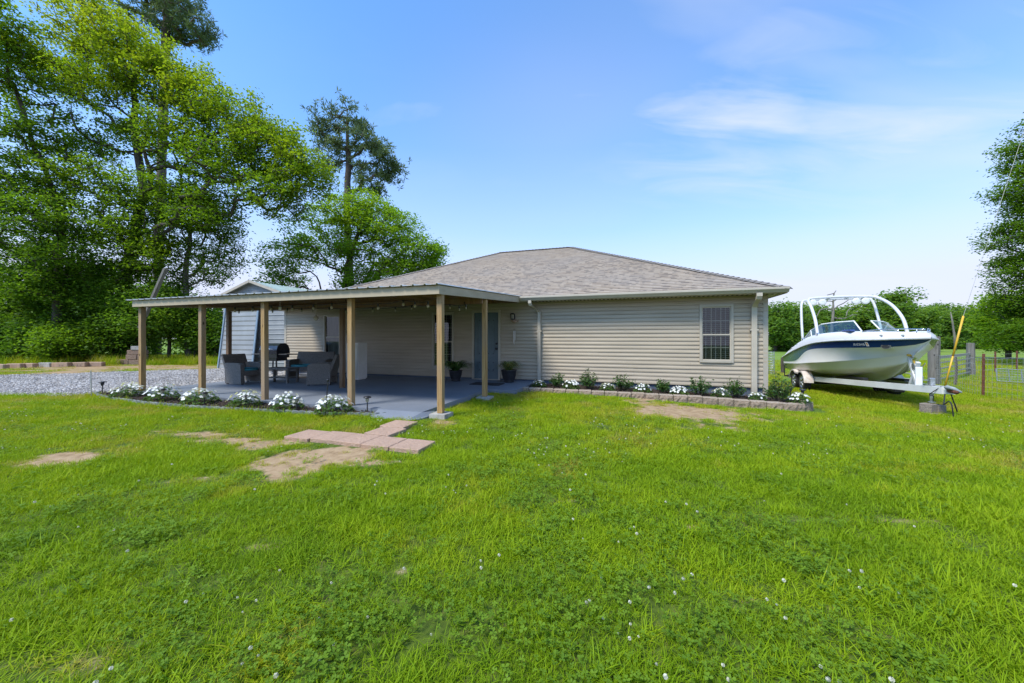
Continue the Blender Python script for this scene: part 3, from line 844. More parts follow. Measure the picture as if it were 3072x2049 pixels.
scatter('gravel', sv, np.stack([sx, sy, ground(sx, sy)+.008], 1), r.choice(5, m), np.stack([np.zeros(m), np.zeros(m), r.random(m)*6.28], 1), .8+.5*r.random(m), r.random(m), M['stone'])
# ================================================================ house
ZS, ZSID, ZSOF, ZEAVE = .11, .15, 2.41, 2.50
UL, UR, VF, VB = -12.36, 3.05, 10.43, 21.7
house = thing('house', 'single storey house with beige lap siding and a grey brown hip shingle roof', 'house', (-4.6, VF, 0), house=True)

OPEN = [(-10.5, -9.78, .69, 2.19), (-6.12, -5.37, .41, 2.18), (-4.71, -3.84, .13, 2.18), (1.585, 2.32, .765, 2.20)]
def siding_wall(name, a, b, openings=()):
    """lap siding between plan points a and b, outer side on the right hand going a -> b"""
    a, b = Vector((*a, 0)), Vector((*b, 0)); d = (b-a); L = d.length; d.normalize(); o = Vector((d.y, -d.x, 0))
    mb = MB(); h = .1027; n = int(round((ZSOF-ZSID)/h))
    for i in range(n):
        z0, z1 = ZSID+i*h, ZSID+(i+1)*h
        cuts = sorted([(max(0, q[0]), min(L, q[1])) for q in openings if q[2] < (z0+z1)/2 < q[3]])
        segs = []; s = 0
        for c in cuts: segs.append((s, c[0])); s = c[1]
        segs.append((s, L))
        k = i//2; joint = (k*1.37) % 3.66; cutp = [joint+3.66*q for q in range(7)]       # vinyl panels overlap in staggered seams
        parts_ = []
        for s0, s1 in segs:
            e_ = [s0]+[c for c in cutp if s0+.15 < c < s1-.15]+[s1]
            parts_ += list(zip(e_[:-1], e_[1:]))
        for s0, s1 in parts_:
            if s1-s0 < .01: continue
            lift = .0028*(int((s0+s1)/2/3.66+k*.37) % 2)
            def P(s, off, z): q = a+d*s+o*(off+lift+.0012*math.sin(s*1.9+k)); return (q.x, q.y, z)
            prof = [(-.014, z0), (-.014, z0+.012), (.019, z0+.0115), (.0185, z0+h*.5), (.012, z0+h*.6), (.006, z1), (-.014, z1)]
            for (o0, q0), (o1, q1) in zip(prof[:-1], prof[1:]):
                mb.face([P(s0, o0, q0), P(s1, o0, q0), P(s1, o1, q1), P(s0, o1, q1)])
    return mb.build(name, M['siding'], house)
front = siding_wall('wall', (UL, VF), (UR, VF), [(q[0]-UL, q[1]-UL, q[2], q[3]) for q in OPEN])
siding_wall('wall', (UR, VF), (UR, VB)); siding_wall('wall', (UR, VB), (UL, VB)); siding_wall('wall', (UL, VB), (UL, VF))
mb = MB()
mb.box2((UL+.03, VF+.03, -.5), (UR-.03, VB-.03, ZSID+.01)); mb.build('foundation', M['found'], house)
mb = MB()                                   # inner shell so no light leaks between the rooms and the sky
mb.box2((UL+.05, VF+1.2, ZSID), (UR-.05, VB-.1, ZSOF-.02)); mb.build('core', M['interior'], house)
for (cu, cv, a, b) in ((UR, VF, -.085, .018), (UL, VF, -.018, .085)):
    mb = MB(); mb.box2((cu+a, cv-.022, ZSID-.12), (cu+b, cv+.07, ZSOF-.004)); mb.build('corner_trim', M['trim'], house)

# roof
EF, ER, EL, EB = VF-.40, UR+.29, UL-.40, VB+.40
RZ = 5.32; RV = 16.08; RR, RL = -2.61, -5.86
def shingle_face(mb, A, B, C, D, uvs, off):
    A, B, C, D = map(Vector, (A, B, C, D))
    al = (B-A).normalized(); nrm = (B-A).cross(D-A).normalized()
    slope = (D-A) - al*((D-A).dot(al)); L = slope.length; n = int(L/.14)
    for i in range(n):
        f0, f1 = i/n, (i+1)/n
        l0, r0, l1, r1 = A.lerp(D, f0), B.lerp(C, f0), A.lerp(D, f1), B.lerp(C, f1)
        up = nrm*.014
        for q in ([l0+up, r0+up, r1+nrm*.002, l1+nrm*.002], [l0, r0, r0+up, l0+up]):
            mb.face(q)
            for p in q: uvs.append(((p-A).dot(al)+off, (p-A).dot(slope)/L))
e = ZEAVE+.02
A, B, C, D = (EL, EF, e), (ER, EF, e), (RR, RV, RZ), (RL, RV, RZ)
E_, F_ = (ER, EB, e), (EL, EB, e)
mb = MB(); uvs = []
shingle_face(mb, A, B, C, D, uvs, 0); shingle_face(mb, B, E_, C, C, uvs, 31.3); shingle_face(mb, E_, F_, D, C, uvs, 57.1); shingle_face(mb, F_, A, D, D, uvs, 83.7)
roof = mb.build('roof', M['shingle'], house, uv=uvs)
mb = MB()
for p, q in ((A, D), (B, C), (E_, C), (F_, D), (D, C)):
    p, q = Vector(p), Vector(q); L = (q-p).length; n = int(L/.15); d = (q-p)/n; s = d.cross(Vector((0, 0, 1))).normalized()
    for i in range(n):
        a0 = p+d*(i-.25); a1 = p+d*(i+1.0); h0, h1 = .045, .022
        for sg in (-1, 1):
            w = s*sg*.15
            mb.face([a0+Vector((0, 0, h0)), a1+Vector((0, 0, h1)), a1+w+Vector((0, 0, h1-.052)), a0+w+Vector((0, 0, h0-.052))][::sg])
        mb.face([a0+Vector((0, 0, h0)), a0+s*.15+Vector((0, 0, h0-.06)), a0-s*.15+Vector((0, 0, h0-.06))])
mb.build('ridge_cap', M['ridge'], roof)
mb = MB()
mb.face([(EL+.02, EF+.02, ZSOF), (EL+.02, VF+.02, ZSOF), (ER-.02, VF+.02, ZSOF), (ER-.02, EF+.02, ZSOF)])
mb.face([(UR-.02, VF+.021, ZSOF), (UR-.02, EB-.02, ZSOF), (ER-.02, EB-.02, ZSOF), (ER-.02, VF+.021, ZSOF)])
mb.face([(EL+.02, VF+.021, ZSOF), (EL+.02, EB-.02, ZSOF), (UL+.02, EB-.02, ZSOF), (UL+.02, VF+.021, ZSOF)])
for i in range(60):                         # vent slots along the soffit
    u = -2.9+i*.105
    mb.box2((u, EF+.10, ZSOF-.004), (u+.05, EF+.30, ZSOF-.002), 1)
mb.build('soffit', [M['soffit'], M['interior']], house)
mb = MB()
mb.box2((EL, EF, ZSOF-.012), (ER, EF+.02, ZEAVE+.018)); mb.box2((ER-.02, EF+.021, ZSOF-.012), (ER, EB, ZEAVE+.018))
mb.box2((EL, EF+.021, ZSOF-.012), (EL+.02, EB, ZEAVE+.018)); mb.build('fascia', M['trim'], house)
# gutter along the front, right of the patio cover
mb = MB(); prof = [(-.001, 2.532), (-.001, 2.418), (-.062, 2.416), (-.085, 2.45), (-.108, 2.478), (-.118, 2.492), (-.118, 2.535), (-.104, 2.537), (-.104, 2.524), (-.098, 2.5), (-.06, 2.43), (-.012, 2.43), (-.012, 2.532)]
u0, u1 = -3.22, ER+.005; n = len(prof)
for i in range(n):
    (a0, b0), (a1, b1) = prof[i], prof[(i+1) % n]
    mb.face([(u0, EF+a0, b0), (u1, EF+a0, b0), (u1, EF+a1, b1), (u0, EF+a1, b1)][::-1])
for u in (u0, u1):
    q = [(u, EF+a, b) for a, b in prof[:9]]; mb.face(q if u == u0 else q[::-1])
gut = mb.build('gutter', M['gutter'], house)
def downspout(u, jog, zb, w):
    mb = MB()
    pts = [(u-jog, EF-.06, 2.42), (u-jog, EF-.06, 2.34), (u-jog*.9, EF-.02, 2.27), (u-jog*.35, VF-.17, 2.19), (u, VF-.075, 2.11), (u, VF-.065, 2.02), (u, VF-.065, zb)]
    for i in range(len(pts)-1):
        p, q = Vector(pts[i]), Vector(pts[i+1])
        hw = w/2
        for sgn, (ya, yb) in ((1, (-.04, .035)),):
            a = [(p.x-hw, p.y-.042, p.z), (p.x+hw, p.y-.042, p.z), (p.x+hw, p.y+.04, p.z), (p.x-hw, p.y+.04, p.z)]
            b = [(q.x-hw, q.y-.042, q.z), (q.x+hw, q.y-.042, q.z), (q.x+hw, q.y+.04, q.z), (q.x-hw, q.y+.04, q.z)]
            mb.idx(a+b, [(0,1,5,4), (1,2,6,5), (2,3,7,6), (3,0,4,7)])
    for k in (-.25, 0, .25):
        mb.box2((u+k*w-.006, VF-.1105, zb), (u+k*w+.006, VF-.106, 2.03))
    d = mb.build('downspout', M['gutter'], house)
    for e0, e1 in ((-w*.5-.03, -w*.5), (w*.5, w*.5+.03)):
        s = MB(); s.box2((u+e0, VF-.105, 1.55), (u+e1, VF-.02, 1.585)); s.build('strap', M['gutter'], d)
downspout(-2.6, .17, ZS+.02, .085); downspout(2.76, .0, -.02, .115)

def window(u0, u1, z0, z1, mullions=True, curtain=False):
    t = .045
    mb = MB(); y0, y1 = VF-.045, VF+.05
    mb.box2((u0-.012, y0, z0-.012), (u0+t, y1, z1+.012)); mb.box2((u1-t, y0, z0-.012), (u1+.012, y1, z1+.012))
    mb.box2((u0+t, y0+.002, z1-t), (u1-t, y1, z1+.012)); mb.box2((u0+t, y0-.012, z0-.012), (u1-t, y1, z0+t))
    w = mb.build('window', M['trim'], house)
    zm = z0+(z1-z0)*.475
    mb = MB()
    for (a, b, off) in ((z0+t, zm+.022, .0), (zm-.022, z1-t, .018)):
        yy = VF-.022+off; s = .022
        mb.box2((u0+t, yy, a), (u0+t+s, yy+.018, b)); mb.box2((u1-t-s, yy, a), (u1-t, yy+.018, b))
        mb.box2((u0+t+s, yy+.001, a), (u1-t-s, yy+.018, a+(.022 if off == 0 else .044))); mb.box2((u0+t+s, yy+.001, b-.03), (u1-t-s, yy+.018, b))
    mb.build('sash', M['gutter'], w)
    mb = MB()
    for (a, b, off) in ((z0+t, zm, 0), (zm, z1-t, .018)):
        mb.face([(u0+t, VF-.010+off, a), (u1-t, VF-.010+off, a), (u1-t, VF-.010+off, b), (u0+t, VF-.010+off, b)])
    mb.build('pane', M['glass'], w)
    if mullions:
        mb = MB(); W = (u1-u0-2*t)
        for k in (1, 2): mb.box2((u0+t+W*k/3-.008, VF+.010, z0+t), (u0+t+W*k/3+.008, VF+.016, z1-t))
        for (a, b) in ((z0+t, zm), (zm, z1-t)): mb.box2((u0+t, VF+.0165, (a+b)/2-.008), (u1-t, VF+.020, (a+b)/2+.008))
        mb.build('muntin', M['gutter'], w)
    mb = MB()
    if not curtain:
        n = int((z1-z0-2*t)/.052)
        for i in range(n):
            z = z0+t+.02+i*.052
            mb.box(((u0+u1)/2, VF+.085, z), (u1-u0-2*t+.02, .046, .003), rx=math.radians(-6))
        for k in (.2, .5, .8): mb.box2((u0+(u1-u0)*k-.004, VF+.061, z0+t), (u0+(u1-u0)*k+.004, VF+.063, z1-t))
        mb.build('blind', M['blind'], w)
    else:
        n = 26; zs = (z0+t, z1-t); pts = [(u0+t+(u1-u0-2*t)*i/n, VF+.09+.022*math.sin(i*1.9)) for i in range(n+1)]
        for (a, b) in zip(pts[:-1], pts[1:]): mb.face([(a[0], a[1], zs[0]), (b[0], b[1], zs[0]), (b[0], b[1], zs[1]), (a[0], a[1], zs[1])])
        mb.build('curtain', M['curtain'], w)
    mb = MB(); d = .6
    P = lambda a, b, c: (u0-.05 if a == 0 else u1+.05, VF+.051 if b == 0 else VF+d, z0-.05 if c == 0 else z1+.05)
    mb.idx([P(a, b, c) for a in (0, 1) for b in (0, 1) for c in (0, 1)], [(0,1,3,2), (4,6,7,5), (0,2,6,4), (1,5,7,3), (2,3,7,6)])
    mb.build('room', M['interior'], w)
    return w
window(*OPEN[0], mullions=False, curtain=True)
window(*OPEN[1]); window(*OPEN[3])

# front door
u0, u1, z0, z1 = OPEN[2]
mb = MB()
mb.box2((u0-.03, VF-.035, z0), (u0+.035, VF+.06, z1+.03)); mb.box2((u1-.035, VF-.035, z0), (u1+.03, VF+.06, z1+.03))
mb.box2((u0+.035, VF-.033, z1-.035), (u1-.035, VF+.06, z1+.03)); mb.box2((u0-.02, VF-.06, z0-.02), (u1+.02, VF+.06, z0-.001))
frame = mb.build('door_frame', M['trim'], house)
M['door'] = pm('slate blue door paint', (.072, .112, .13), (.095, .14, .16), scale=3, rough=.4)
mb = MB(); d0, d1 = u0+.04, u1-.04; yd = VF+.012
mb.box2((d0, yd, z0+.006), (d1, yd+.045, z1-.04))
W = d1-d0
def panel(mb, a, b, c, d, arch):
    t = .016
    pts = [(a, c), (b, c), (b, d-(.07 if arch else 0))]
    if arch: pts += [(a+(b-a)*(1-k/8), d-.07+.07*math.sin(math.pi*k/8)) for k in range(1, 8)]
    pts.append((a, d-(.07 if arch else 0))); pts.append(pts[0])
    for p, q in zip(pts[:-1], pts[1:]): mb.beam((p[0], yd-.004, p[1]), (q[0], yd-.004, q[1]), .012, t)
    for k in range(1, 4): mb.beam((a+(b-a)*k/4, yd-.002, c+.02), (a+(b-a)*k/4, yd-.002, d-.05 if arch else d-.02), .006, .008)
panel(mb, d0+.12, d1-.12, z0+.70, z1-.16, True); panel(mb, d0+.12, d1-.12, z0+.20, z0+.57, False)
door = mb.build('front_door', M['door'], house)
for zz_ in (z0+.27, z0+.50, z0+.77, z1-.28):
    for k in range(4): mb = MB(); mb.ball((d0+.17+(W-.34)*k/3, yd-.006, zz_), .016, 8, 6); mb.build('stud', M['black'], door, True)
mb = MB(); mb.lathe([(0, -.06), (.03, -.055), (.034, -.035), (.016, -.02), (.016, 0), (.032, .0)], 14, (d1-.06, yd-.005, z0+.92), axis='y'); mb.build('handle', M['black'], door, True)
mb = MB(); mb.lathe([(0, -.03), (.028, -.028), (.03, 0)], 14, (d1-.06, yd-.005, z0+1.07), axis='y'); mb.build('deadbolt', M['black'], door, True)

# lantern and outlet box fixed to the wall
ul, _ = at_v(1541, VF); zl = WZ(951, _)
mb = MB()
mb.box((ul, VF-.025, zl), (.11, .03, .16), bev=.008); mb.tube([(ul, VF-.04, zl+.05), (ul, VF-.09, zl+.09), (ul, VF-.12, zl+.10)], .012)
mb.lathe([(0, .12), (.02, .115), (.075, .085), (.08, .075), (.06, .07)], 10, (ul, VF-.12, zl)); mb.lathe([(.045, -.085), (.05, -.07), (.05, -.06), (0, -.06)], 10, (ul, VF-.12, zl))
for k in range(6):
    a = k*math.pi/3; mb.tube([(ul+.056*math.cos(a), VF-.12+.056*math.sin(a), zl+.075), (ul+.047*math.cos(a), VF-.12+.047*math.sin(a), zl-.065)], .006, 5)
lan = mb.build('wall_lantern', M['black'], house)
mb = MB(); mb.lathe([(.052, .075), (.043, -.06)], 10, (ul, VF-.12, zl)); mb.build('lantern_glass', M['bulb'], lan)
uo, dd = at_v(1036, VF); zo = WZ(996, dd)
mb = MB(); mb.box((uo, VF-.035, zo), (.085, .05, .15), bev=.01); mb.build('outlet_box', M['offwhite'], house)

# ---------------------------------------------------------------- patio slab
mb = MB()
mb.prism([(-11.3, 5.48), (-3.42, 5.48), (-3.42, 8.45), (-2.7, 8.45), (-2.7, VF+.02), (-11.3, VF+.02)], -.3, ZS)
mb.prism([(-4.3, 5.22), (-3.55, 5.2), (-3.35, 5.35), (-3.28, 5.6), (-3.418, 5.9), (-3.42, 5.479), (-4.3, 5.479)], -.3, [.012, .012, .03, .05, .06, ZS-.003, ZS-.003])
slab = mb.build('patio', M['slab']); slab.rotation_euler = (0, 0, -T); tag(slab, kind='structure')

# ---------------------------------------------------------------- patio cover
porch = thing('patio_cover', 'lean-to patio cover with pine posts and a ribbed metal roof against the house', 'patio cover', (-7.2, 7.5, 0), house=True)
def zr(v): return 2.255+.295*(v-5.45)/4.65
mb = MB(); ua, ub, va, vb = -11.36, -3.06, 5.40, 10.2
u = ua; prof = []
while u < ub:
    prof += [(u, 0), (u+.012, .022), (u+.034, .022), (u+.046, 0)]; u += .229
prof.append((ub, 0))
for (p, q) in zip(prof[:-1], prof[1:]):
    for dz, fl in ((.004, 1), (0, -1)):
        mb.face([(p[0], va, zr(va)+p[1]+dz), (q[0], va, zr(va)+q[1]+dz), (q[0], vb, zr(vb)+q[1]+dz), (p[0], vb, zr(vb)+p[1]+dz)][::fl])
    mb.face([(p[0], va, zr(va)+p[1]), (q[0], va, zr(va)+q[1]), (q[0], va, zr(va)+q[1]+.004), (p[0], va, zr(va)+p[1]+.004)])
M['galv'] = pm('painted metal roofing', (.55, .53, .47), (.66, .64, .58), scale=3, rough=.4, metal=.25)
mb.build('roof_panel', M['galv'], porch)
mb = MB()
mb.prism([(-11.17, 5.52), (-3.12, 5.52), (-3.12, 10.0), (-11.17, 10.0)], [zr(5.52)-.022, zr(5.52)-.022, zr(10)-.022, zr(10)-.022], [zr(5.52)-.006, zr(5.52)-.006, zr(10)-.006, zr(10)-.006])
mb.build('roof_deck', M['beamwood'], porch)
mb = MB(); mb.box2((-11.22, 5.455, 2.10), (-3.08, 5.495, 2.245)); mb.build('fascia', M['fascia'], porch)
for u in (-3.08, -11.22):
    mb = MB(); a, b = (u-.04, u) if u > -5 else (u, u+.04)
    mb.idx([(x, v, z) for x in (a, b) for v, z in ((5.497, 2.10), (5.497, 2.245), (10.0, zr(10)-.165), (10.0, zr(10)-.008))], [(0,1,3,2), (4,6,7,5), (0,2,6,4), (1,5,7,3), (0,4,5,1), (2,3,7,6)])
    mb.build('fascia', M['fascia'], porch)
POSTS = [at_v(px, 5.6)[0] for px in (427, 606.6, 795, 1054, 1321)]
POSTS = [(u, 5.6, ZS-.01, 2.105) for u in POSTS]
POSTS[-1] = (POSTS[-1][0], 5.62, .09, 2.105)
MID = [(-10.9, 7.42, ZS-.01, 2.115), (-7.03, 7.55, ZS-.01, 2.115), (-3.15, 7.6, .075, 2.215)]
rp = random.Random(3)
for (u, v, z0_, z1_) in POSTS+MID:
    mb = MB(); tx, ty = rp.uniform(-.012, .012), rp.uniform(-.012, .012)
    mb.idx([(u+a*.0475+(tx if k else 0), v+b*.0475+(ty if k else 0), (z0_, z1_)[k]) for k in (0, 1) for a, b in ((-1,-1), (1,-1), (1,1), (-1,1))],
           [(3,2,1,0), (4,5,6,7), (0,1,5,4), (1,2,6,5), (2,3,7,6), (3,0,4,7)])
    mb.build('post', M['brownpost'] if (u, v, z0_, z1_) in MID[:2] else M['post'], porch)
for (u, v, top, s) in ((POSTS[-1][0], 5.62, .09, .30), (-3.15, 7.6, .075, .30)):
    mb = MB(); b = s/2
    mb.prism([(u-b, v-b*.9), (u+b, v-b), (u+b*1.05, v+b), (u-b*.95, v+b)], -.2, [top-.01, top, top-.005, top])
    mb.build('footing', M['concrete'], porch)
mb = MB(); mb.box2((-10.98, 7.40, 2.118), (-3.13, 7.442, 2.228)); mb.build('beam', M['beamwood'], porch)
mb = MB(); mb.box2((-11.17, 5.515, 2.107), (-3.13, 5.553, 2.225)); mb.build('beam', M['beamwood'], porch)
mb = MB(); mb.box2((-11.17, 9.93, 2.36), (-3.13, 9.97, 2.51)); mb.build('ledger', M['beamwood'], porch)
for i in range(14):
    u = -11.0+i*.59; mb = MB()
    mb.idx([(x, v, z) for x in (u-.019, u+.019) for v, z in ((5.555, zr(5.555)-.12), (5.555, zr(5.555)-.023), (9.93, zr(9.93)-.15), (9.93, zr(9.93)-.023))], [(0,1,3,2), (4,6,7,5), (0,2,6,4), (1,5,7,3), (0,4,5,1), (2,3,7,6)])
    mb.build('rafter', M['beamwood'], porch)

# string lights hung under the cover
def string_lights(name, label, v, pix, sag, r):
    pts = []
    for px, py in pix:
        u, d = at_v(px, v); pts.append((u, v, WZ(py, d)))
    st = thing(name, label, 'string lights', (pts[0][0], v, 2.0), house=True, group='string lights under the patio cover')
    mb = MB(); path = []
    for a, b in zip(pts[:-1], pts[1:]):
        for k in range(4):
            f = k/4; z = a[2]+(b[2]-a[2])*f+.085-sag*4*f*(1-f)*min(1, abs(b[0]-a[0])/.6)
            path.append((a[0]+(b[0]-a[0])*f, v, z))
    path.append((pts[-1][0], v, pts[-1][2]+.085))
    mb.tube(path, .006, 5); mb.build('cable', M['black'], st)
    for p in pts:
        mb = MB(); mb.lathe([(.017, .085), (.019, .05), (.017, .028), (0, .028)], 8, p); so_ = mb.build('socket', M['black'], st)
        mb = MB(); mb.lathe([(0, -.03*r), (.014*r, -.026*r), (.023*r, -.005*r), (.022*r, .01), (.013, .03)], 9, p); mb.build('bulb', M['bulb'], so_, True)
    return st
string_lights('string_lights', 'string of round clear bulbs nearest the front edge under the patio cover', 6.1,
              [(705, 932), (758, 930), (814, 928), (877, 928), (940, 925), (995, 922), (1134, 924), (1210, 913), (1245, 918), (1284, 918)], .03, 1.15)
string_lights('string_lights', 'string of small bulbs hung deeper under the cover by the brown beam', 7.2,
              [(717, 938), (818, 936), (862, 934), (905, 934), (938, 933), (987, 932), (1038, 936), (1118, 933), (1186, 932), (1235, 927), (1350, 924), (1378, 929), (1398, 925)], .03, .8)
u, d = at_v(948, 6.6); z = WZ(955, d)
mb = MB(); mb.tube([(0, 0, .42), (0, 0, .07)], .005, 5); mb.lathe([(0, -.05), (.035, -.04), (.055, 0), (.045, .03), (.02, .06), (.012, .075)], 12)
mb.single('pendant_jar', [M['bulb']], 'single clear glass jar light hanging low on a cord under the cover', 'hanging light', H2W(u, 6.6, z))
u, d = at_v(840, 6.2); z = WZ(924, d)
mb = MB(); mb.box((0, 0, 0), (.05, .04, .075), bev=.008); mb.tube([(0, 0, .03), (0, 0, .16)], .004, 5)
mb.single('sensor_box', [M['offwhite']], 'small white sensor box hanging among the string bulbs', 'sensor', H2W(u, 6.2, z))

# wind chime below the lantern
uc, dd = at_v(1543, VF-.1); zc = WZ(962, dd)
wc = thing('wind_chime', 'wind chime with a wooden bird top hanging below the wall lantern', 'wind chime', H2W(uc, VF-.1, 0), -T)
mb = MB()
mb.tube([(0, 0, zc+.09), (0, 0, zc-.55)], .002, 4); mb.ball((0, 0, zc-.03), (.075, .03, .028), 10, 6); mb.ball((-.075, 0, zc), (.028, .022, .024), 8, 6)
mb.face([(.05, 0, zc-.02), (.13, .01, zc+.03), (.12, .01, zc-.05)]); mb.face([(-.03, .01, zc), (.05, .05, zc+.06), (.05, .01, zc-.03)])
mb.build('bird', M['timber'], wc, True)
mb = MB(); mb.lathe([(0, 0), (.03, .0), (.03, .01), (0, .01)], 10, (0, 0, zc-.26)); mb.build('striker', M['greywood'], wc)
for k in range(5):
    a = k*1.257; mb = MB(); mb.tube([(.028*math.cos(a), .028*math.sin(a), zc-.3), (.028*math.cos(a), .028*math.sin(a), zc-.56-.035*k)], .005, 6); mb.build('chime_tube', M['steel'], wc)

# ---------------------------------------------------------------- shed behind the patio
shed = thing('metal_shed', 'pale ribbed metal shed with a low gable roof behind the patio', 'shed', (-16.3, 12.2, 0), house=True)
SL, SR, SV, SB = -18.3, -14.4, 12.2, 20.5
zE, zP = 3.33, 3.93; sm = (SL+SR)/2
M['shedwall'] = pm('ribbed shed metal', (.26, .27, .27), (.33, .34, .335), scale=1.4, rough=.4, metal=.25)
M['shedroof'] = pm('green shed roof', (.25, .33, .31), (.32, .40, .375), scale=2, rough=.35, metal=.3)
M['gable'] = pm('grey gable metal', (.20, .21, .215), (.26, .27, .275), scale=2, rough=.5)
def ribs(mb, a, b, z0, z1, step=.2, m=0):
    a, b = Vector((*a, 0)), Vector((*b, 0)); d = (b-a).normalized(); o = Vector((d.y, -d.x, 0)); z = z0
    while z < z1-.01:
        h = min(step, z1-z)
        for o0, q0, o1, q1 in ((0, z, .0, z+h*.72), (0, z+h*.72, .022, z+h*.8), (.022, z+h*.8, .022, z+h*.92), (.022, z+h*.92, 0, z+h)):
            mb.face([tuple(a+o*o0+Vector((0, 0, q0))), tuple(b+o*o0+Vector((0, 0, q0))), tuple(b+o*o1+Vector((0, 0, q1))), tuple(a+o*o1+Vector((0, 0, q1)))], m)
        z += h
mb = MB(); ribs(mb, (SL, SV), (SR, SV), -.1, zE-.02, .21); ribs(mb, (SL, SB), (SL, SV), -.1, zE-.02, .21); ribs(mb, (SR, SV), (SR, SB), -.1, zE-.02, .21)
mb.build('wall', M['shedwall'], shed)
mb = MB(); n = 8
for i in range(n):
    f0, f1 = i/n, (i+1)/n; hw0, hw1 = (SR-SL)/2*(1-f0), (SR-SL)/2*(1-f1); a, b = zE-.02+(zP-zE)*f0, zE-.02+(zP-zE)*f1
    mb.face([(sm-hw0, SV-.012, a), (sm+hw0, SV-.012, a), (sm+hw1, SV+.0, b), (sm-hw1, SV+.0, b)])
mb.build('gable', M['gable'], shed)
mb = MB()
for sg in (-1, 1):
    x1 = sm+sg*((SR-SL)/2+.12); z1 = zE-.06
    k = 40
    for i in range(k):
        a0 = SV-.18+(SB-SV+.3)*i/k; a1 = SV-.18+(SB-SV+.3)*(i+1)/k; h = .02
        for v0, v1, h0, h1 in ((a0, a0+(a1-a0)*.7, 0, 0), (a0+(a1-a0)*.7, a0+(a1-a0)*.8, 0, h), (a0+(a1-a0)*.8, a0+(a1-a0)*.9, h, h), (a0+(a1-a0)*.9, a1, h, 0)):
            mb.face([(sm, v0, zP+h0), (sm, v1, zP+h1), (x1, v1, z1+h1), (x1, v0, z1+h0)][::sg])
mb.build('roof', M['shedroof'], shed)
mb = MB()
for sg in (-1, 1): mb.beam((sm, SV-.2, zP-.01), (sm+sg*((SR-SL)/2+.14), SV-.2, zE-.07), .05, .11)
mb.build('gable_trim', M['trim'], shed)
M['bluetrim'] = pm('blue grey trim', (.15, .21, .27), (.2, .27, .33), scale=4, rough=.4)
def sp_at(px, py, v):
    u, d = at_v(px, v); return (u, v, WZ(py, d))
# a wide sheet panel leans against the shed wall, edged with blue trim
lean = thing('sheet_metal_panel', 'wide ribbed sheet panel with blue grey edge trim leaning on the shed front', 'metal panel', (-17, 12.0, 0), house=True)
b0, b1, t0, t1 = sp_at(655, 1108, 11.75), sp_at(757, 1106, 11.75), sp_at(678, 922, 12.1), sp_at(777, 928, 12.1)
mb = MB(); b0, b1, t0, t1 = map(Vector, (b0, b1, t0, t1)); b0.z = b1.z = 0.01; t1.z = t0.z
nr = (b1-b0).cross(t0-b0).normalized()
for i in range(13):
    f0, f1, f2 = i/13, (i+.78)/13, (i+1)/13
    for (fa, oa, fb, ob) in ((f0, 0, f1, 0), (f1, 0, f1+.02, .02), (f1+.02, .02, f2, 0)):
        mb.face([b0.lerp(t0, fa)+nr*oa, b1.lerp(t1, fa)+nr*oa, b1.lerp(t1, fb)+nr*ob, b0.lerp(t0, fb)+nr*ob])
mb.build('panel', M['shedwall'], lean)
mb = MB(); mb.beam(b0+nr*.02, t0+nr*.02, .07, .04); mb.build('edge_trim', M['bluetrim'], lean)
mb = MB(); mb.beam(b1+nr*.02, t1+nr*.02, .09, .04); mb.build('edge_trim', M['bluetrim'], lean)
x, y, z = gp(664, 1103)
mb = MB(); mb.beam((-.14, 0, 0), (-.14, 0, .34), .03, .03); mb.beam((.14, 0, 0), (.14, 0, .34), .03, .03); mb.beam((-.14, 0, .33), (.14, 0, .33), .03, .03); mb.box((0, 0, .17), (.26, .02, .28))
mb.single('white_board', [M['white']], 'small white framed board standing against the foot of the shed', 'board', (x, y, z), -T)

# ---------------------------------------------------------------- pavers
PLAB = ['pink square paver at the left end of the row', 'pink square paver second from the left in the row', 'pink square paver in the row where the stem joins it',
        'pink square paver next to the right end of the row', 'pink square paver at the right end of the row', 'pink square paver between the row and the patio ramp', 'pink square paver touching the patio ramp']
for (cu, cv, hu, hv), lb in zip(PAVER_BOX, PLAB):
    x, y, _ = H2W(cu, cv); mb = MB(); mb.box((0, 0, .018), (.405, .405, .06), bev=.006)
    mb.single('paver', [M['paver']], lb, 'paver', (x, y, gz(x, y)), -T+rp.uniform(-.03, .03), 'pink pavers in the lawn')

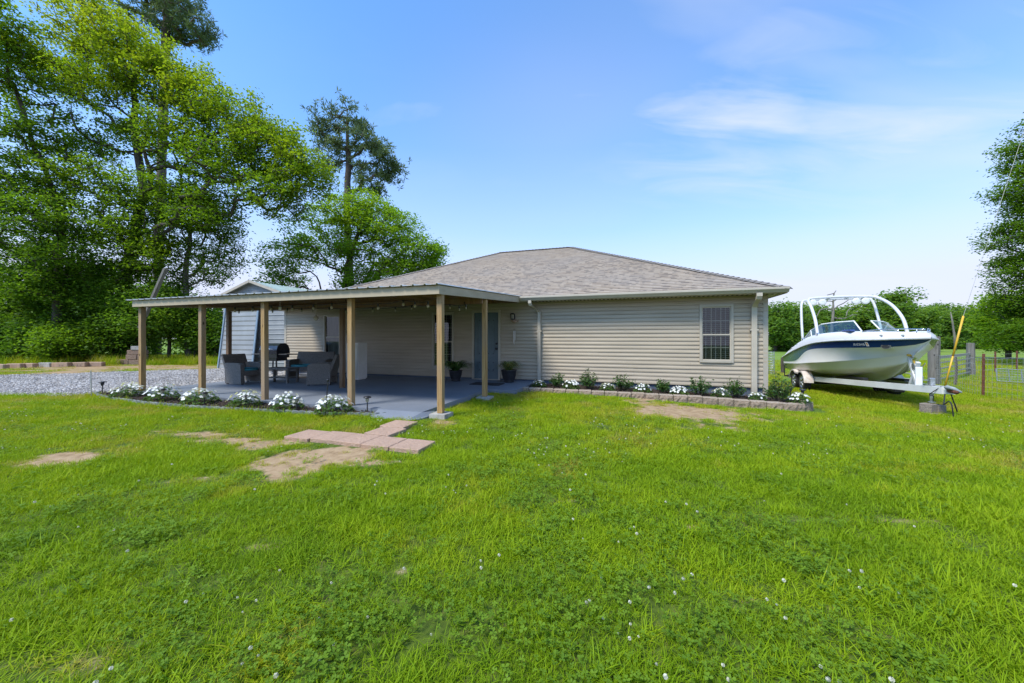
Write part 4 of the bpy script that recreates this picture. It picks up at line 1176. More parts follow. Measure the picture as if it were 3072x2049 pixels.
# ---------------------------------------------------------------- garden wall, beds
WALL = [(-2.86, 9.02, .11), (-1.0, 9.2, .075), (.4, 9.36, .045), (1.5, 9.42, .02), (2.3, 9.40, -.01), (2.85, 9.38, -.035), (3.25, 9.43, -.05), (3.6, 9.62, -.055), (3.78, 9.9, -.055), (3.74, 10.2, -.05), (3.5, 10.42, -.04)]
gw = thing('garden_wall', 'low curving wall of split faced tan blocks around the flower bed by the house', 'garden wall', (.4, 9.3, 0), house=True)
pts = [Vector(p) for p in WALL]; seg = [(a, b, (b-a).length) for a, b in zip(pts[:-1], pts[1:])]; L = sum(s[2] for s in seg)
def wall_at(t):
    for a, b, l in seg:
        if t <= l+1e-6: return a.lerp(b, t/l)
        t -= l
    return pts[-1]
nb = 24
for i in range(nb):
    p, q = wall_at(L*i/nb), wall_at(L*(i+1)/nb); d = (q-p); d.z = 0; w = d.length; d.normalize()
    o = Vector((d.y, -d.x, 0)); z1 = (p.z+q.z)/2+rp.uniform(-.006, .006); g = .006
    mb = MB(); K = 6; rows = 4; V = []
    z0_ = z1-.26
    for k in range(K+1):
        for j in range(rows+1):
            e_ = 0 if k in (0, K) or j in (0, rows) else rp.uniform(.0, .028)
            b_ = p+d*(g+(w-2*g)*k/K)+o*(.0+e_); V.append((b_.x, b_.y, z0_+(z1-.012-z0_)*j/rows))
    mb.idx(V, [(k*(rows+1)+j, (k+1)*(rows+1)+j, (k+1)*(rows+1)+j+1, k*(rows+1)+j+1) for k in range(K) for j in range(rows)], 0)
    a0, a1 = p+d*g, q-d*g; in0, in1 = a0-o*.17+d*.012, a1-o*.17-d*.012
    mb.idx([(a0.x, a0.y, z1-.012), (a1.x, a1.y, z1-.012), (a1-o*.012).to_tuple()[:2]+(z1,), (a0-o*.012).to_tuple()[:2]+(z1,), (in1.x, in1.y, z1), (in0.x, in0.y, z1)], [(0,1,2,3), (3,2,4,5)], 1)
    mb.idx([(a0.x, a0.y, z0_), (a0.x, a0.y, z1-.012), (a0-o*.012).to_tuple()[:2]+(z1,), (in0.x, in0.y, z1), (in0.x, in0.y, z0_)], [(0,1,2,3,4)], 0)
    mb.idx([(a1.x, a1.y, z0_), (a1.x, a1.y, z1-.012), (a1-o*.012).to_tuple()[:2]+(z1,), (in1.x, in1.y, z1), (in1.x, in1.y, z0_)], [(4,3,2,1,0)], 0)
    mb.build('block', [M['block'], M['blocktop']], gw)
def mulch_sheet(name, poly, zf):
    us = [p[0] for p in poly]; vs = [p[1] for p in poly]
    X, Y = np.meshgrid(np.arange(min(us)-.1, max(us)+.1, .035), np.arange(min(vs)-.1, max(vs)+.1, .035)); k = X.shape[1]
    Z = zf(X, Y) + (fbm(X, Y, .12, 77)-.5)*.05
    V = np.stack([X.ravel(), Y.ravel(), Z.ravel()], 1)
    ii = (np.arange(X.shape[0]-1)[:, None]*k + np.arange(k-1)[None, :]).ravel(); Q = np.stack([ii, ii+1, ii+1+k, ii+k], 1)
    c = V[Q].mean(1); Q = Q[in_poly(c[:, 0], c[:, 1], poly)]; used = np.unique(Q); re = np.zeros(len(V), int); re[used] = np.arange(len(used))
    # chips lying on top
    n = int(420*(max(us)-min(us))*(max(vs)-min(vs))); r = np.random.default_rng(17)
    cu, cv = r.uniform(min(us), max(us), n), r.uniform(min(vs), max(vs), n); q = in_poly(cu, cv, poly); cu, cv = cu[q], cv[q]; n = len(cu)
    a = r.random(n)*6.28; l = .02+.03*r.random(n); w = .006+.008*r.random(n); z = zf(cu, cv)+.012+.02*r.random(n); tl = (r.random(n)-.5)*.8
    dx, dy = np.cos(a), np.sin(a)
    C = [np.stack([cu+sx*dx*l-sy*dy*w, cv+sx*dy*l+sy*dx*w, z+sx*tl*l], 1) for sx, sy in ((-1,-1), (1,-1), (1,1), (-1,1))]
    V2 = np.stack(C, 1).reshape(-1, 3); Q2 = np.arange(4*n).reshape(-1, 4)+len(used)
    o = np_mesh(name, np.concatenate([V[used], V2]), np.concatenate([re[Q], Q2]), M['mulch'])
    o.rotation_euler = (0, 0, -T); return tag(o, kind='stuff')
mulch_sheet('mulch', BED, lambda x, y: .045+0*x)
inner = [(p[0], p[1]+.1) for p in WALL[:-2]]+[(3.62, 10.15), (3.4, 10.4), (-2.72, 10.46)]
mulch_sheet('mulch', inner, lambda x, y: np.interp(x, [-2.8, 0, 2.3, 3.8], [.06, .02, -.05, -.09]))
# scalloped edging along the front of the left bed
mb = MB(); E = [Vector((*p, 0)) for p in [(-12.4, 5.40), (-12.0, 5.17), (-11.0, 4.95), (-9.4, 4.81), (-8.1, 4.81), (-6.5, 4.95), (-5.0, 5.14), (-4.33, 5.29), (-3.95, 5.49)]]
sg_ = [(a, b, (b-a).length) for a, b in zip(E[:-1], E[1:])]; LL = sum(s[2] for s in sg_); n = int(LL/.025); prev = None
for i in range(n+1):
    t = LL*i/n
    for a, b, l in sg_:
        if t <= l+1e-6: p = a.lerp(b, t/l); dd_ = (b-a).normalized(); break
        t -= l
    o = Vector((dd_.y, -dd_.x, 0)); ph = LL*i/n/.155
    h = .060+.022*abs(math.sin(math.pi*ph)); bulge = .03*abs(math.sin(math.pi*ph))
    cur = [p+o*bulge+Vector((0, 0, -.1)), p+o*bulge+Vector((0, 0, h)), p+o*(bulge-.03)+Vector((0, 0, h)), p+o*(bulge-.03)+Vector((0, 0, -.1))]
    if prev: 
        for k in range(3): mb.face([prev[k], cur[k], cur[k+1], prev[k+1]])
    prev = cur
mb.single('garden_edging', [M['edging']], 'scalloped grey edging along the front of the mulch bed', 'edging', (0, 0, 0), -T)
# ================================================================ trees and bushes
def diamonds(C, size, r, droop=.25, flat=.6, fold=.18, asp=.62):
    """a folded pointed leaf at every centre"""
    n = len(C); s = size*(.65+.7*r.random(n))
    az = r.random(n)*2*np.pi
    a = np.stack([np.cos(az), np.sin(az), -droop+(r.random(n)-.5)*.9], 1); a /= np.linalg.norm(a, axis=1)[:, None]
    nr = r.normal(size=(n, 3))*(1-flat); nr[:, 2] += flat+.15
    sd_ = np.cross(nr, a); sd_ /= np.linalg.norm(sd_, axis=1)[:, None]+1e-9
    up = np.cross(a, sd_)
    S = s[:, None]
    p0 = C - a*S*.5; p2 = C + a*S*.5
    p1 = C + sd_*S*asp*.5 + up*S*fold - a*S*.06; p3 = C - sd_*S*asp*.5 + up*S*fold - a*S*.06
    V = np.stack([p0, p1, p2, p3], 1).reshape(-1, 3)
    return V, np.arange(4*n).reshape(-1, 4)
def needles(C, length, r, per=14, w=.05):
    n = len(C)*per; c = np.repeat(C, per, 0)
    d = r.normal(size=(n, 3)); d[:, 2] += .35; d /= np.linalg.norm(d, axis=1)[:, None]
    e = np.cross(d, r.normal(size=(n, 3))); e /= np.linalg.norm(e, axis=1)[:, None]
    L = (length*(.6+.6*r.random(n)))[:, None]
    V = np.stack([c - e*w*.3, c + d*L*.6 - e*w*.5, c + d*L, c + d*L*.6 + e*w*.5], 1).reshape(-1, 3)
    return V, np.arange(4*n).reshape(-1, 4)

def grow(trunk, targets, r, step=.9, wob=.10):
    """branches from the trunk to every target: nodes, parents, radii"""
    N = [np.array(p, float) for p in trunk]; P = list(range(-1, len(trunk)-1)); K = len(trunk)
    cen = np.array(trunk[-1]); tz = np.array(trunk)
    dist = [np.min(np.linalg.norm(tz-t, axis=1)) for t in targets]
    ends = []
    arr = np.zeros((len(trunk)+len(targets)*14+10, 3)); arr[:K] = tz; cnt = K
    for i in np.argsort(dist):
        t = targets[i]; A = arr[:cnt]
        dv = t-A; dl = np.linalg.norm(dv, axis=1)
        cost = dl + np.where(dv[:, 2] < -.1, 1.2*np.abs(dv[:, 2]), 0) + np.where(np.arange(cnt) < max(1, int(K*.28)), 3.0, 0)
        j = int(np.argmin(cost)); k = min(12, max(1, int(math.ceil(dl[j]/step)))); p0 = A[j].copy(); prev = j
        sag = np.array([0, 0, .12*dl[j]])
        for q in range(1, k+1):
            f = q/k; p = p0*(1-f)+t*f + sag*math.sin(math.pi*f)*.7
            if q < k: p = p + r.normal(size=3)*wob*min(1, dl[j]/2)
            arr[cnt] = p; P.append(prev); prev = cnt; cnt += 1
        ends.append(prev)
    A = arr[:cnt]
    return A, np.array(P), ends
def limb_mesh(name, A, P, ends, r_base, r_tip, mat, parent, K, ex=2.2, sides=6, minr=0.0):
    n = len(A); w = np.zeros(n); w[ends] += 1.0
    order = range(n-1, -1, -1)
    for i in order:
        if w[i] == 0: w[i] = .6
        if P[i] >= 0: w[P[i]] += w[i]
    rad = np.maximum(r_tip, r_base*(w/w[0])**(1/ex))
    for i in range(1, K): rad[i] = min(rad[i], rad[i-1])
    V = []; Q = []; ang = np.arange(sides)*2*np.pi/sides
    for i in range(1, n):
        if rad[i] < minr: continue
        a, b = A[P[i]], A[i]; d = b-a; l = np.linalg.norm(d)
        if l < 1e-5: continue
        d = d/l; x = np.cross(d, [.31, .2, .93] if abs(d[2]) < .9 else [1, 0, 0]); x /= np.linalg.norm(x); y = np.cross(d, x)
        ra = min(rad[P[i]], rad[i]*1.35); rb = rad[i]; k = len(V)
        for p, rr in ((a-d*ra*.3, ra), (b, rb)):
            for t in ang: V.append(p+(x*math.cos(t)+y*math.sin(t))*rr)
        for j in range(sides): Q.append((k+j, k+(j+1) % sides, k+sides+(j+1) % sides, k+sides+j))
    return np_mesh(name, np.array(V), np.array(Q), mat, None, True, parent)

def lobe_points(lobes, r):
    """lobes: (px, py, depth, rx, ry in photo pixels, rz in metres, clusters, tint)"""
    C = []; Tn = []
    for (px, py, d, rx, ry, rz, n, tint) in lobes:
        c = np.array([WX(px, d), d, WZ(py, d)]); rad = np.array([rx/F*d, rz, ry/F*d])
        v = r.normal(size=(n, 3)); v /= np.linalg.norm(v, axis=1)[:, None]
        q = r.random(n)**.42
        C.append(c + v*q[:, None]*rad); Tn.append(tint + (r.random(n)-.5)*.22)
    return np.concatenate(C), np.concatenate(Tn)
def more(lobes, k): return [(*q[:6], int(q[6]*k), q[7]) for q in lobes]
def tree(name, label, cat, trunk, lobes, seed, leaf, mat, bmat, r_base, per, spread, group=None, kind='leaf', r_tip=.012, droop=.25, flat=.6, bare=(), step=.9, crown='crown', wob=.10, sp_z=.62, dense=1.0):
    """trunk: (px, py, depth) points from the ground up"""
    r = np.random.default_rng(seed)
    tk = [np.array([WX(p[0], p[2]), p[2], WZ(p[1], p[2])]) for p in trunk]
    tk[0][2] = gz(tk[0][0], tk[0][1]) - .05
    # densify the trunk
    T2 = [tk[0]]
    for a, b in zip(tk[:-1], tk[1:]):
        k = max(1, int(np.linalg.norm(b-a)/.8))
        T2 += [a+(b-a)*(q+1)/k + (r.normal(size=3)*.03 if q < k-1 else 0) for q in range(k)]
    C, Tn = lobe_points(more(lobes, dense), r)
    g0 = ground(C[:, 0], C[:, 1]); C[:, 2] = np.maximum(C[:, 2], g0+spread*.35)
    root = thing(name, label, cat, (tk[0][0], tk[0][1], tk[0][2]), 0, group)
    off = np.array(tk[0])
    tg = list(C) + [np.array([WX(p[0], p[2]), p[2], WZ(p[1], p[2])]) for p in bare]
    A, P, ends = grow(T2, tg, r, step, wob)
    limb_mesh('trunk', A-off, P, ends, r_base, r_tip, bmat, root, len(T2))
    n = len(C)
    if kind == 'leaf':
        L = np.repeat(C, per, 0) + r.normal(size=(n*per, 3))*np.array([spread, spread, spread*sp_z])
        L[:, 2] = np.maximum(L[:, 2], ground(L[:, 0], L[:, 1])+.03)
        V, Q = diamonds(L-off, leaf, r, droop, flat)
        tn = np.clip(np.repeat(np.repeat(Tn, per) + (r.random(n*per)-.5)*.25, 4), 0, 1)
    else:
        L = np.repeat(C, per, 0) + r.normal(size=(n*per, 3))*np.array([spread, spread, spread*.6])
        V, Q = needles(L-off, leaf, r, 12, leaf*.16)
        tn = np.clip(np.repeat(np.repeat(Tn, per) + (r.random(n*per)-.5)*.25, 48), 0, 1)
    np_mesh(crown, V, Q, mat, {'tint': tn}, False, root)
    return root

ML = M['leaf_maple']
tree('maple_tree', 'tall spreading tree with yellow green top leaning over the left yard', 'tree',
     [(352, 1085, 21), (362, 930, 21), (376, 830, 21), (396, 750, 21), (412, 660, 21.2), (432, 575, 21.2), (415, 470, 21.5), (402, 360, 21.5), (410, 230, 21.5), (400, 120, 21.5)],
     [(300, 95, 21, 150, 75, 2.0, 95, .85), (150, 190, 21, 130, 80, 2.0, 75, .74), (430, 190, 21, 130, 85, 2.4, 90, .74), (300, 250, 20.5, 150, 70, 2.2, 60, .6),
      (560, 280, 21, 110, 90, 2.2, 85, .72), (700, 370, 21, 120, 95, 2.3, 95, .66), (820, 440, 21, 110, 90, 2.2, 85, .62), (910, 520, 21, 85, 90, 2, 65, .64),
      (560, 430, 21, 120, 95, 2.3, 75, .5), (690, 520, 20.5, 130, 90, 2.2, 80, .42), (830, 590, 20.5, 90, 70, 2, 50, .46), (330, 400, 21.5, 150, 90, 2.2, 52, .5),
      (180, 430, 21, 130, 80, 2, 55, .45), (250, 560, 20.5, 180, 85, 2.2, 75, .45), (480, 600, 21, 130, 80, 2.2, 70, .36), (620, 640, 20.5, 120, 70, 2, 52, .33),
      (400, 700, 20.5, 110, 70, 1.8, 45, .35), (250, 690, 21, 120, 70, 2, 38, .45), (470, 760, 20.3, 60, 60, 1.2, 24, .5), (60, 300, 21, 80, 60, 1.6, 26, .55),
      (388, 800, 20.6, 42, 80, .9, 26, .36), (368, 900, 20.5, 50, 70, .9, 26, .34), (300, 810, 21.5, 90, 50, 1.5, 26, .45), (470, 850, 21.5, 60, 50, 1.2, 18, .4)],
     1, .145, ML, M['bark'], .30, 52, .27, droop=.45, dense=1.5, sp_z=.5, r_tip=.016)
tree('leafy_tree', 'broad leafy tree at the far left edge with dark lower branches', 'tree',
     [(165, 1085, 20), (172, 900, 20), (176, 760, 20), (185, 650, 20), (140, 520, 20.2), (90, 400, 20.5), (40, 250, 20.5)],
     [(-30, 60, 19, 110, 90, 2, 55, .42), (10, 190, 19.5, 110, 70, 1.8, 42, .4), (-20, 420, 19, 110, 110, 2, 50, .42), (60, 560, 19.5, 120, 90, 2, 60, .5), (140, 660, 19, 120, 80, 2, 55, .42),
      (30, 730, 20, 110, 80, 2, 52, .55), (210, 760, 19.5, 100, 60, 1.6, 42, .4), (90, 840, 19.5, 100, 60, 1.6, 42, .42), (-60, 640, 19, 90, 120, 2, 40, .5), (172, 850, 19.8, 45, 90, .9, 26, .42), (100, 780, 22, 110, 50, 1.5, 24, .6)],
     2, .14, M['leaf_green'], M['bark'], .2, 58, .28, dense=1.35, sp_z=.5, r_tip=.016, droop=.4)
tree('grey_barked_tree', 'slender grey barked tree with thin hanging foliage behind the patio cover', 'tree',
     [(566, 1080, 22), (560, 960, 22), (558, 880, 22), (560, 780, 22), (570, 690, 22.3), (585, 600, 22.5)],
     [(560, 620, 22, 110, 70, 2, 48, .4), (640, 690, 22, 80, 80, 1.6, 44, .42), (520, 720, 22, 80, 70, 1.5, 34, .38), (620, 800, 22, 60, 60, 1.2, 24, .5), (680, 780, 22, 40, 80, 1, 20, .45), (540, 830, 22, 50, 40, 1, 18, .4)],
     3, .13, M['leaf_green'], M['bark_grey'], .16, 46, .26, dense=1.6, r_tip=.016, droop=.5, bare=[(470, 790, 21.5), (600, 740, 22)])
tree('pine_tree', 'dark pine whose ragged top rises out of frame behind the tall maple', 'tree',
     [(470, 1085, 31), (478, 700, 31), (490, 300, 31), (500, 60, 31), (500, -60, 31)],
     [(430, 10, 31, 90, 60, 3, 40, .4), (540, 30, 31, 70, 70, 3, 42, .4), (480, -60, 31, 100, 60, 3, 40, .4), (590, 90, 31, 50, 40, 2, 20, .4), (280, 20, 31, 80, 45, 2.5, 22, .42), (500, 95, 31, 50, 25, 2, 12, .35)],
     4, .42, M['needle'], M['bark_pine'], .32, 7, .34, kind='needle', droop=0, group='pines behind the yard')
tree('pine_tree', 'tall pine with bare lower limbs standing behind the house roof', 'tree',
     [(1062, 1085, 30), (1052, 850, 30), (1042, 640, 30), (1046, 480, 30), (1042, 390, 30), (1042, 330, 30)],
     [(1045, 357, 30, 75, 40, 2.2, 20, .5), (985, 417, 30, 60, 45, 2, 13, .45), (1090, 422, 30, 60, 50, 2, 16, .5), (1040, 452, 30, 60, 30, 2, 9, .45), (1135, 432, 30, 35, 30, 1.4, 10, .45),
      (1140, 478, 30, 45, 25, 1.5, 12, .4), (1180, 498, 30, 25, 20, 1, 8, .38), (1160, 528, 30, 35, 18, 1.2, 9, .38), (960, 372, 30, 30, 30, 1, 9, .42), (1085, 508, 30, 45, 20, 1.5, 8, .4), (1110, 568, 30, 45, 25, 1.5, 14, .42), (975, 478, 30, 40, 30, 1.5, 10, .42)],
     5, .42, M['needle'], M['bark_pine'], .26, 7, .30, kind='needle', droop=0, group='pines behind the yard', r_tip=.02)
tree('broadleaf_tree', 'bright green round topped tree just left of the house roof', 'tree',
     [(1030, 1085, 27), (1034, 900, 27), (1040, 800, 27), (1075, 700, 27), (1100, 640, 27)],
     [(1090, 640, 27, 90, 60, 2.4, 56, .66), (1170, 690, 27, 100, 70, 2.6, 62, .6), (1240, 770, 27, 90, 70, 2.4, 58, .52), (1010, 640, 27, 80, 60, 2.2, 38, .66), (1060, 760, 27, 110, 80, 2.6, 52, .42),
      (940, 720, 27, 90, 80, 2.4, 44, .58), (860, 790, 27, 70, 70, 2, 34, .58), (1170, 820, 26.5, 110, 50, 2.2, 50, .5), (1075, 850, 26, 60, 30, 1.6, 24, .62), (840, 850, 27, 70, 30, 1.8, 18, .5), (1290, 780, 27, 50, 60, 1.6, 22, .5)],
     6, .165, M['leaf_bright'], M['bark'], .24, 54, .32, dense=1.7, sp_z=.5, r_tip=.018, bare=[(900, 820, 27), (950, 830, 27), (985, 800, 27), (1000, 850, 27), (930, 870, 27), (880, 870, 27), (965, 880, 27), (1010, 870, 27)], droop=.3)
tree('roadside_tree', 'tall dense tree filling the right edge behind the wire fence', 'tree',
     [(3120, 1060, 24), (3122, 900, 24), (3118, 700, 24), (3130, 500, 24), (3140, 380, 24)],
     [(3136, 430, 24, 75, 90, 2.4, 50, .34), (3111, 560, 24, 70, 90, 2.4, 56, .32), (3111, 700, 24, 80, 90, 2.6, 66, .3), (3106, 820, 24, 75, 70, 2.6, 56, .3), (3106, 920, 24, 75, 70, 2.4, 52, .28), (3201, 650, 24, 110, 220, 2.6, 80, .3), (3191, 950, 24, 100, 100, 2.6, 56, .28), (3086, 1000, 23.5, 60, 45, 1.8, 36, .28)],
     7, .15, M['leaf_green'], M['bark'], .36, 66, .30, dense=2.3, sp_z=.55)
tree('rounded_tree', 'lighter green rounded tree at the field edge left of the tall right tree', 'tree',
     [(3025, 1056, 33), (3025, 980, 33), (3028, 920, 33)],
     [(3012, 945, 33, 34, 50, 2, 40, .72), (3035, 900, 33, 38, 40, 2, 36, .7), (3025, 995, 33, 40, 42, 2, 44, .62), (3060, 950, 33, 40, 60, 2, 36, .62), (3020, 1030, 33, 40, 22, 2, 30, .5)],
     8, .25, M['leaf_bright'], M['bark'], .2, 62, .48)
# wood edge across the field
FAR = [(2325, 925, 62, 45, 'first rounded tree beside the house corner across the field'), (2372, 930, 66, 44, 'tree behind the stern of the boat across the field'), (2425, 925, 70, 44, 'tree behind the left leg of the boat tower'),
       (2480, 940, 64, 42, 'darker tree seen under the boat tower across the field'), (2548, 932, 72, 44, 'tree seen through the middle of the boat tower'), (2690, 880, 58, 62, 'tallest round tree of the field edge behind the boat'),
       (2618, 915, 66, 50, 'olive green tree left of the tallest field tree'), (2752, 935, 62, 40, 'smaller tree right of the tallest field tree'), (2800, 942, 85, 36, 'distant dark tree above the boat bow'),
       (2850, 925, 80, 42, 'distant tree behind the yellow guy wire guard'), (2908, 925, 84, 44, 'distant dark tree above the grey fence post'), (2950, 935, 90, 40, 'distant tree partly hidden by the lighter rounded tree'),
       (2660, 930, 90, 50, 'distant dark tree between two field trees'), (2780, 925, 92, 45, 'most distant dark tree of the wood edge')]
for i, (px, py, d, w, lb) in enumerate(FAR):
    r = np.random.default_rng(300+i); top = py-16; bot = 1052; lob = []
    for k in range(9):
        f = k/8; y = top+26+(bot-top-40)*f; ww = w*(.75+.45*math.sin(math.pi*min(1, f*1.1+.12)))
        lob.append((px+r.uniform(-.45, .45)*w, y+r.uniform(-8, 8), d+r.uniform(-2, 2), ww*.62, 26, 2.6, 17, .30+.38*r.random()))
    tree('field_tree', lb, 'tree', [(px, 1050, d), (px+4, 1000, d), (px-3, py+40, d), (px, py+15, d)], lob, 310+i, .46, M['leaf_far'], M['bark'], .28, 48, .62, 'trees along the far field edge', step=2.5)
tree('dead_tree', 'bare grey dead tree standing behind the boat tower', 'dead tree', [(2492, 1050, 48), (2496, 980, 48), (2500, 930, 48), (2502, 880, 48)],
     [(2520, 975, 48, 40, 25, 1.5, 10, .3)], 9, .3, M['leaf_far'], M['bark_grey'], .2, 16, .5, bare=[(2470, 905, 48), (2515, 895, 48), (2530, 910, 48), (2460, 930, 48), (2550, 925, 48), (2482, 885, 48), (2545, 900, 48), (2508, 872, 48), (2570, 945, 48), (2450, 950, 48)], step=1.2, r_tip=.03)
mb = MB(); pts = [(2866, 1045), (2864, 1000), (2858, 960), (2852, 925)]
mb.tube([(WX(a, 70)-WX(2866, 70), 0, WZ(b, 70)-WZ(1045, 70)-.3) for a, b in pts], [.22, .18, .14, .07], 7)
mb.single('dead_snag', [M['bark_grey']], 'pale bare trunk in front of the distant dark wood', 'dead tree', (WX(2866, 70), 70, gz(WX(2866, 70), 70)), smooth=True)

# bushes at the left, under the tall trees
BUSH = [(45, 885, 21.5, 100, 105, .42, 'bush'), (165, 875, 22, 95, 105, .5, 'b'), (265, 905, 21, 85, 115, .36, 'b'), (340, 950, 20.5, 64, 110, .34, 'b'), (420, 960, 20.5, 64, 105, .42, 'b'),
        (505, 965, 21, 62, 108, .44, 'b'), (585, 980, 21.5, 60, 98, .4, 'b'), (645, 1000, 21, 42, 78, .36, 'b'), (80, 1010, 20, 90, 60, .35, 'b'), (200, 1025, 19.6, 80, 52, .38, 'b'), (-60, 960, 20, 80, 110, .4, 'b')]
BL = ['tall dark bush at the left edge of the yard', 'broad vine covered bush below the leafy left tree', 'dense dark bush left of the tall maple trunk', 'dark bush at the foot of the tall maple', 'leafy bush just right of the first patio post',
      'leafy bush seen between the first two patio posts', 'shaded bush around the grey barked tree', 'shaded bush against the side of the metal shed', 'low sprawling bush above the old timbers at far left', 'low leafy bush left of the stacked blocks', 'bush cut off by the left frame edge']
for i, ((px, py, d, rx, ry, tint, _), lb) in enumerate(zip(BUSH, BL)):
    r = np.random.default_rng(400+i); lob = []
    for k in range(7):
        lob.append((px+r.uniform(-.55, .55)*rx, py+r.uniform(-.55, .75)*ry, d+r.uniform(-.8, .8), rx*.55, ry*.5, .9, 20, tint+r.uniform(-.15, .2)))
    tree('bush', lb, 'bush', [(px, 1085, d), (px+3, py+20, d), (px-4, py-20, d)], lob, 420+i, .14, M['leaf_dark'] if i % 3 else M['leaf_green'], M['bark'], .09, 72, .36, 'bushes under the left trees', r_tip=.008, crown='foliage')
# back row that closes the view under the crowns
BACK = [(-40, 930, 29, 150, 140), (130, 900, 30, 130, 150), (290, 900, 29, 120, 160), (430, 930, 30, 120, 140), (560, 950, 29, 110, 120), (660, 960, 30, 80, 110)]
KL = ['sunlit thicket seen behind the leafy left tree', 'thicket behind the broad vine covered bush', 'thicket behind the tall maple trunk', 'thicket right of the maple trunk above the patio cover', 'thicket behind the grey barked tree', 'thicket beside the metal shed roof']
for i, ((px, py, d, rx, ry), lb) in enumerate(zip(BACK, KL)):
    r = np.random.default_rng(500+i); lob = []
    for k in range(8): lob.append((px+r.uniform(-.5, .5)*rx, py+r.uniform(-.45, .8)*ry, d+r.uniform(-1, 1), rx*.5, ry*.42, 1.3, 16, .5 if i < 2 else .35))
    tree('thicket', lb, 'thicket', [(px, 1080, d), (px, py+30, d), (px+6, py-10, d)], lob, 520+i, .25, M['leaf_bright'] if i in (0, 1) else M['leaf_dark'], M['bark'], .12, 46, .5, 'thickets behind the yard', crown='foliage')

# dry weeds along the foot of the bushes
wv = [raw_mesh('weed', *[b for b in (lambda V, Q, t: (V, Q, M['grass'], t))(*blades(60, .3, .25, .6, .018, .35, 700+i))]) for i in range(3)]
r = np.random.default_rng(8); n = 420
wx, wy = [], []
for i in range(n):
    px = r.uniform(-60, 660); x, y, z = gp(px, r.uniform(1086, 1097)+ (6 if px < 120 else 0)); wx.append(x); wy.append(y+r.random()*1.2)
wx, wy = np.array(wx), np.array(wy)
scatter('weeds', wv, np.stack([wx, wy, ground(wx, wy)], 1), r.choice(3, n), np.stack([np.zeros(n), np.zeros(n), r.random(n)*6.28], 1), .4+.8*r.random(n), np.clip(.3+.75*r.random(n), 0, 1), M['grass'])

# leaning weathered pole among the bushes
mb = MB(); d = 19.0
p, q = Vector((WX(420, d), d, WZ(960, d))), Vector((WX(497, d), d, WZ(806, d)))
mb.beam((0, 0, -.4), q-p, .19, .10)
mb.single('leaning_pole', [M['greywood']], 'weathered grey board pole leaning above the patio cover at left', 'pole', p)

# ---------------------------------------------------------------- flowers and shrubs
def flower_mesh(seed, R, hgt, nfl, nlf):
    r = np.random.default_rng(seed)
    a = r.random(nlf)*6.28; q = np.sqrt(r.random(nlf)); z = hgt*(1-q**2.2)*(.25+.75*r.random(nlf))+.02
    C = np.stack([R*q*np.cos(a), R*q*np.sin(a), z*.9], 1)
    LV, LQ = diamonds(C, .062, r, .1, .75, .1, .48); lt = np.repeat(np.clip(.35+.5*r.random(nlf), 0, 1), 4)
    a = r.random(nfl)*6.28; q = np.sqrt(r.random(nfl)*.98); z = hgt*(1-.72*q**2.4)+.015+.03*r.random(nfl)
    FC = np.stack([R*1.02*q*np.cos(a), R*1.02*q*np.sin(a), z], 1); V = []; Q = []; tt = []
    for c in FC:
        nrm = np.array([c[0]/R*.8, c[1]/R*.8-.25, .75])+r.normal(size=3)*.22; nrm /= np.linalg.norm(nrm)
        x = np.cross(nrm, [.2, 1, .1]); x /= np.linalg.norm(x); y = np.cross(nrm, x); s = .027*(.8+.4*r.random()); a0 = r.random()*6.28
        for k in range(5):
            th = a0+k*1.2566; d_ = x*math.cos(th)+y*math.sin(th); e = y*math.cos(th)-x*math.sin(th); b = len(V)
            V += [c, c+d_*s*.6+e*s*.48+nrm*.003, c+d_*s*1.05+nrm*.0015, c+d_*s*.6-e*s*.48+nrm*.003]; Q.append((b, b+1, b+2, b+3)); tt += [r.random()]*4
    return (LV, LQ, lt), (np.array(V), np.array(Q), np.array(tt))
FKINDS = []
for k, (R, h, nf, nl) in enumerate([(.30, .27, 64, 420), (.29, .30, 58, 420), (.31, .26, 66, 440), (.22, .17, 40, 260), (.23, .19, 44, 280)]):
    f, fl = flower_mesh(800+k, R, h, nf, nl)
    root = thing('flowering_plant', 'white flowering plant', 'flowers', (0, 0, 0))
    np_mesh('foliage', f[0], f[1], M['leaf_shrub'], {'tint': f[2]}, False, root); np_mesh('blossom', fl[0], fl[1], M['petal'], {'tint': fl[2]}, False, root)
    FKINDS.append(root)
used_k = set()
def plant_flower(k, px, v, zf, label, group, s=1.0):
    u, d = at_v(px, v); x, y, _ = H2W(u, v); rz = rp.uniform(0, 6.28)
    if k in used_k: return dup(FKINDS[k], (x, y, zf), rz, label, group, s)
    used_k.add(k); o = FKINDS[k]; o.location = (x, y, zf); o.rotation_euler = (0, 0, rz); o.scale = (s, s, s); o['label'] = label; o['group'] = group; return o
FL1 = [(385, 5.18, 0, 'white flowering plant at the left end of the mulch bed by the first patio post'), (490, 5.12, 1, 'white flowering plant between the first and second patio posts'), (602, 5.12, 2, 'white flowering plant in front of the second patio post'),
       (735, 5.16, 0, 'white flowering plant just left of the third patio post'), (862, 5.2, 1, 'white flowering plant just right of the third patio post'), (1003, 5.24, 2, 'white flowering plant at the right end of the mulch bed by the black stake')]
for px, v, k, lb in FL1: plant_flower(k, px, v, .05, lb, 'white flowers in the mulch bed', rp.uniform(.95, 1.08))
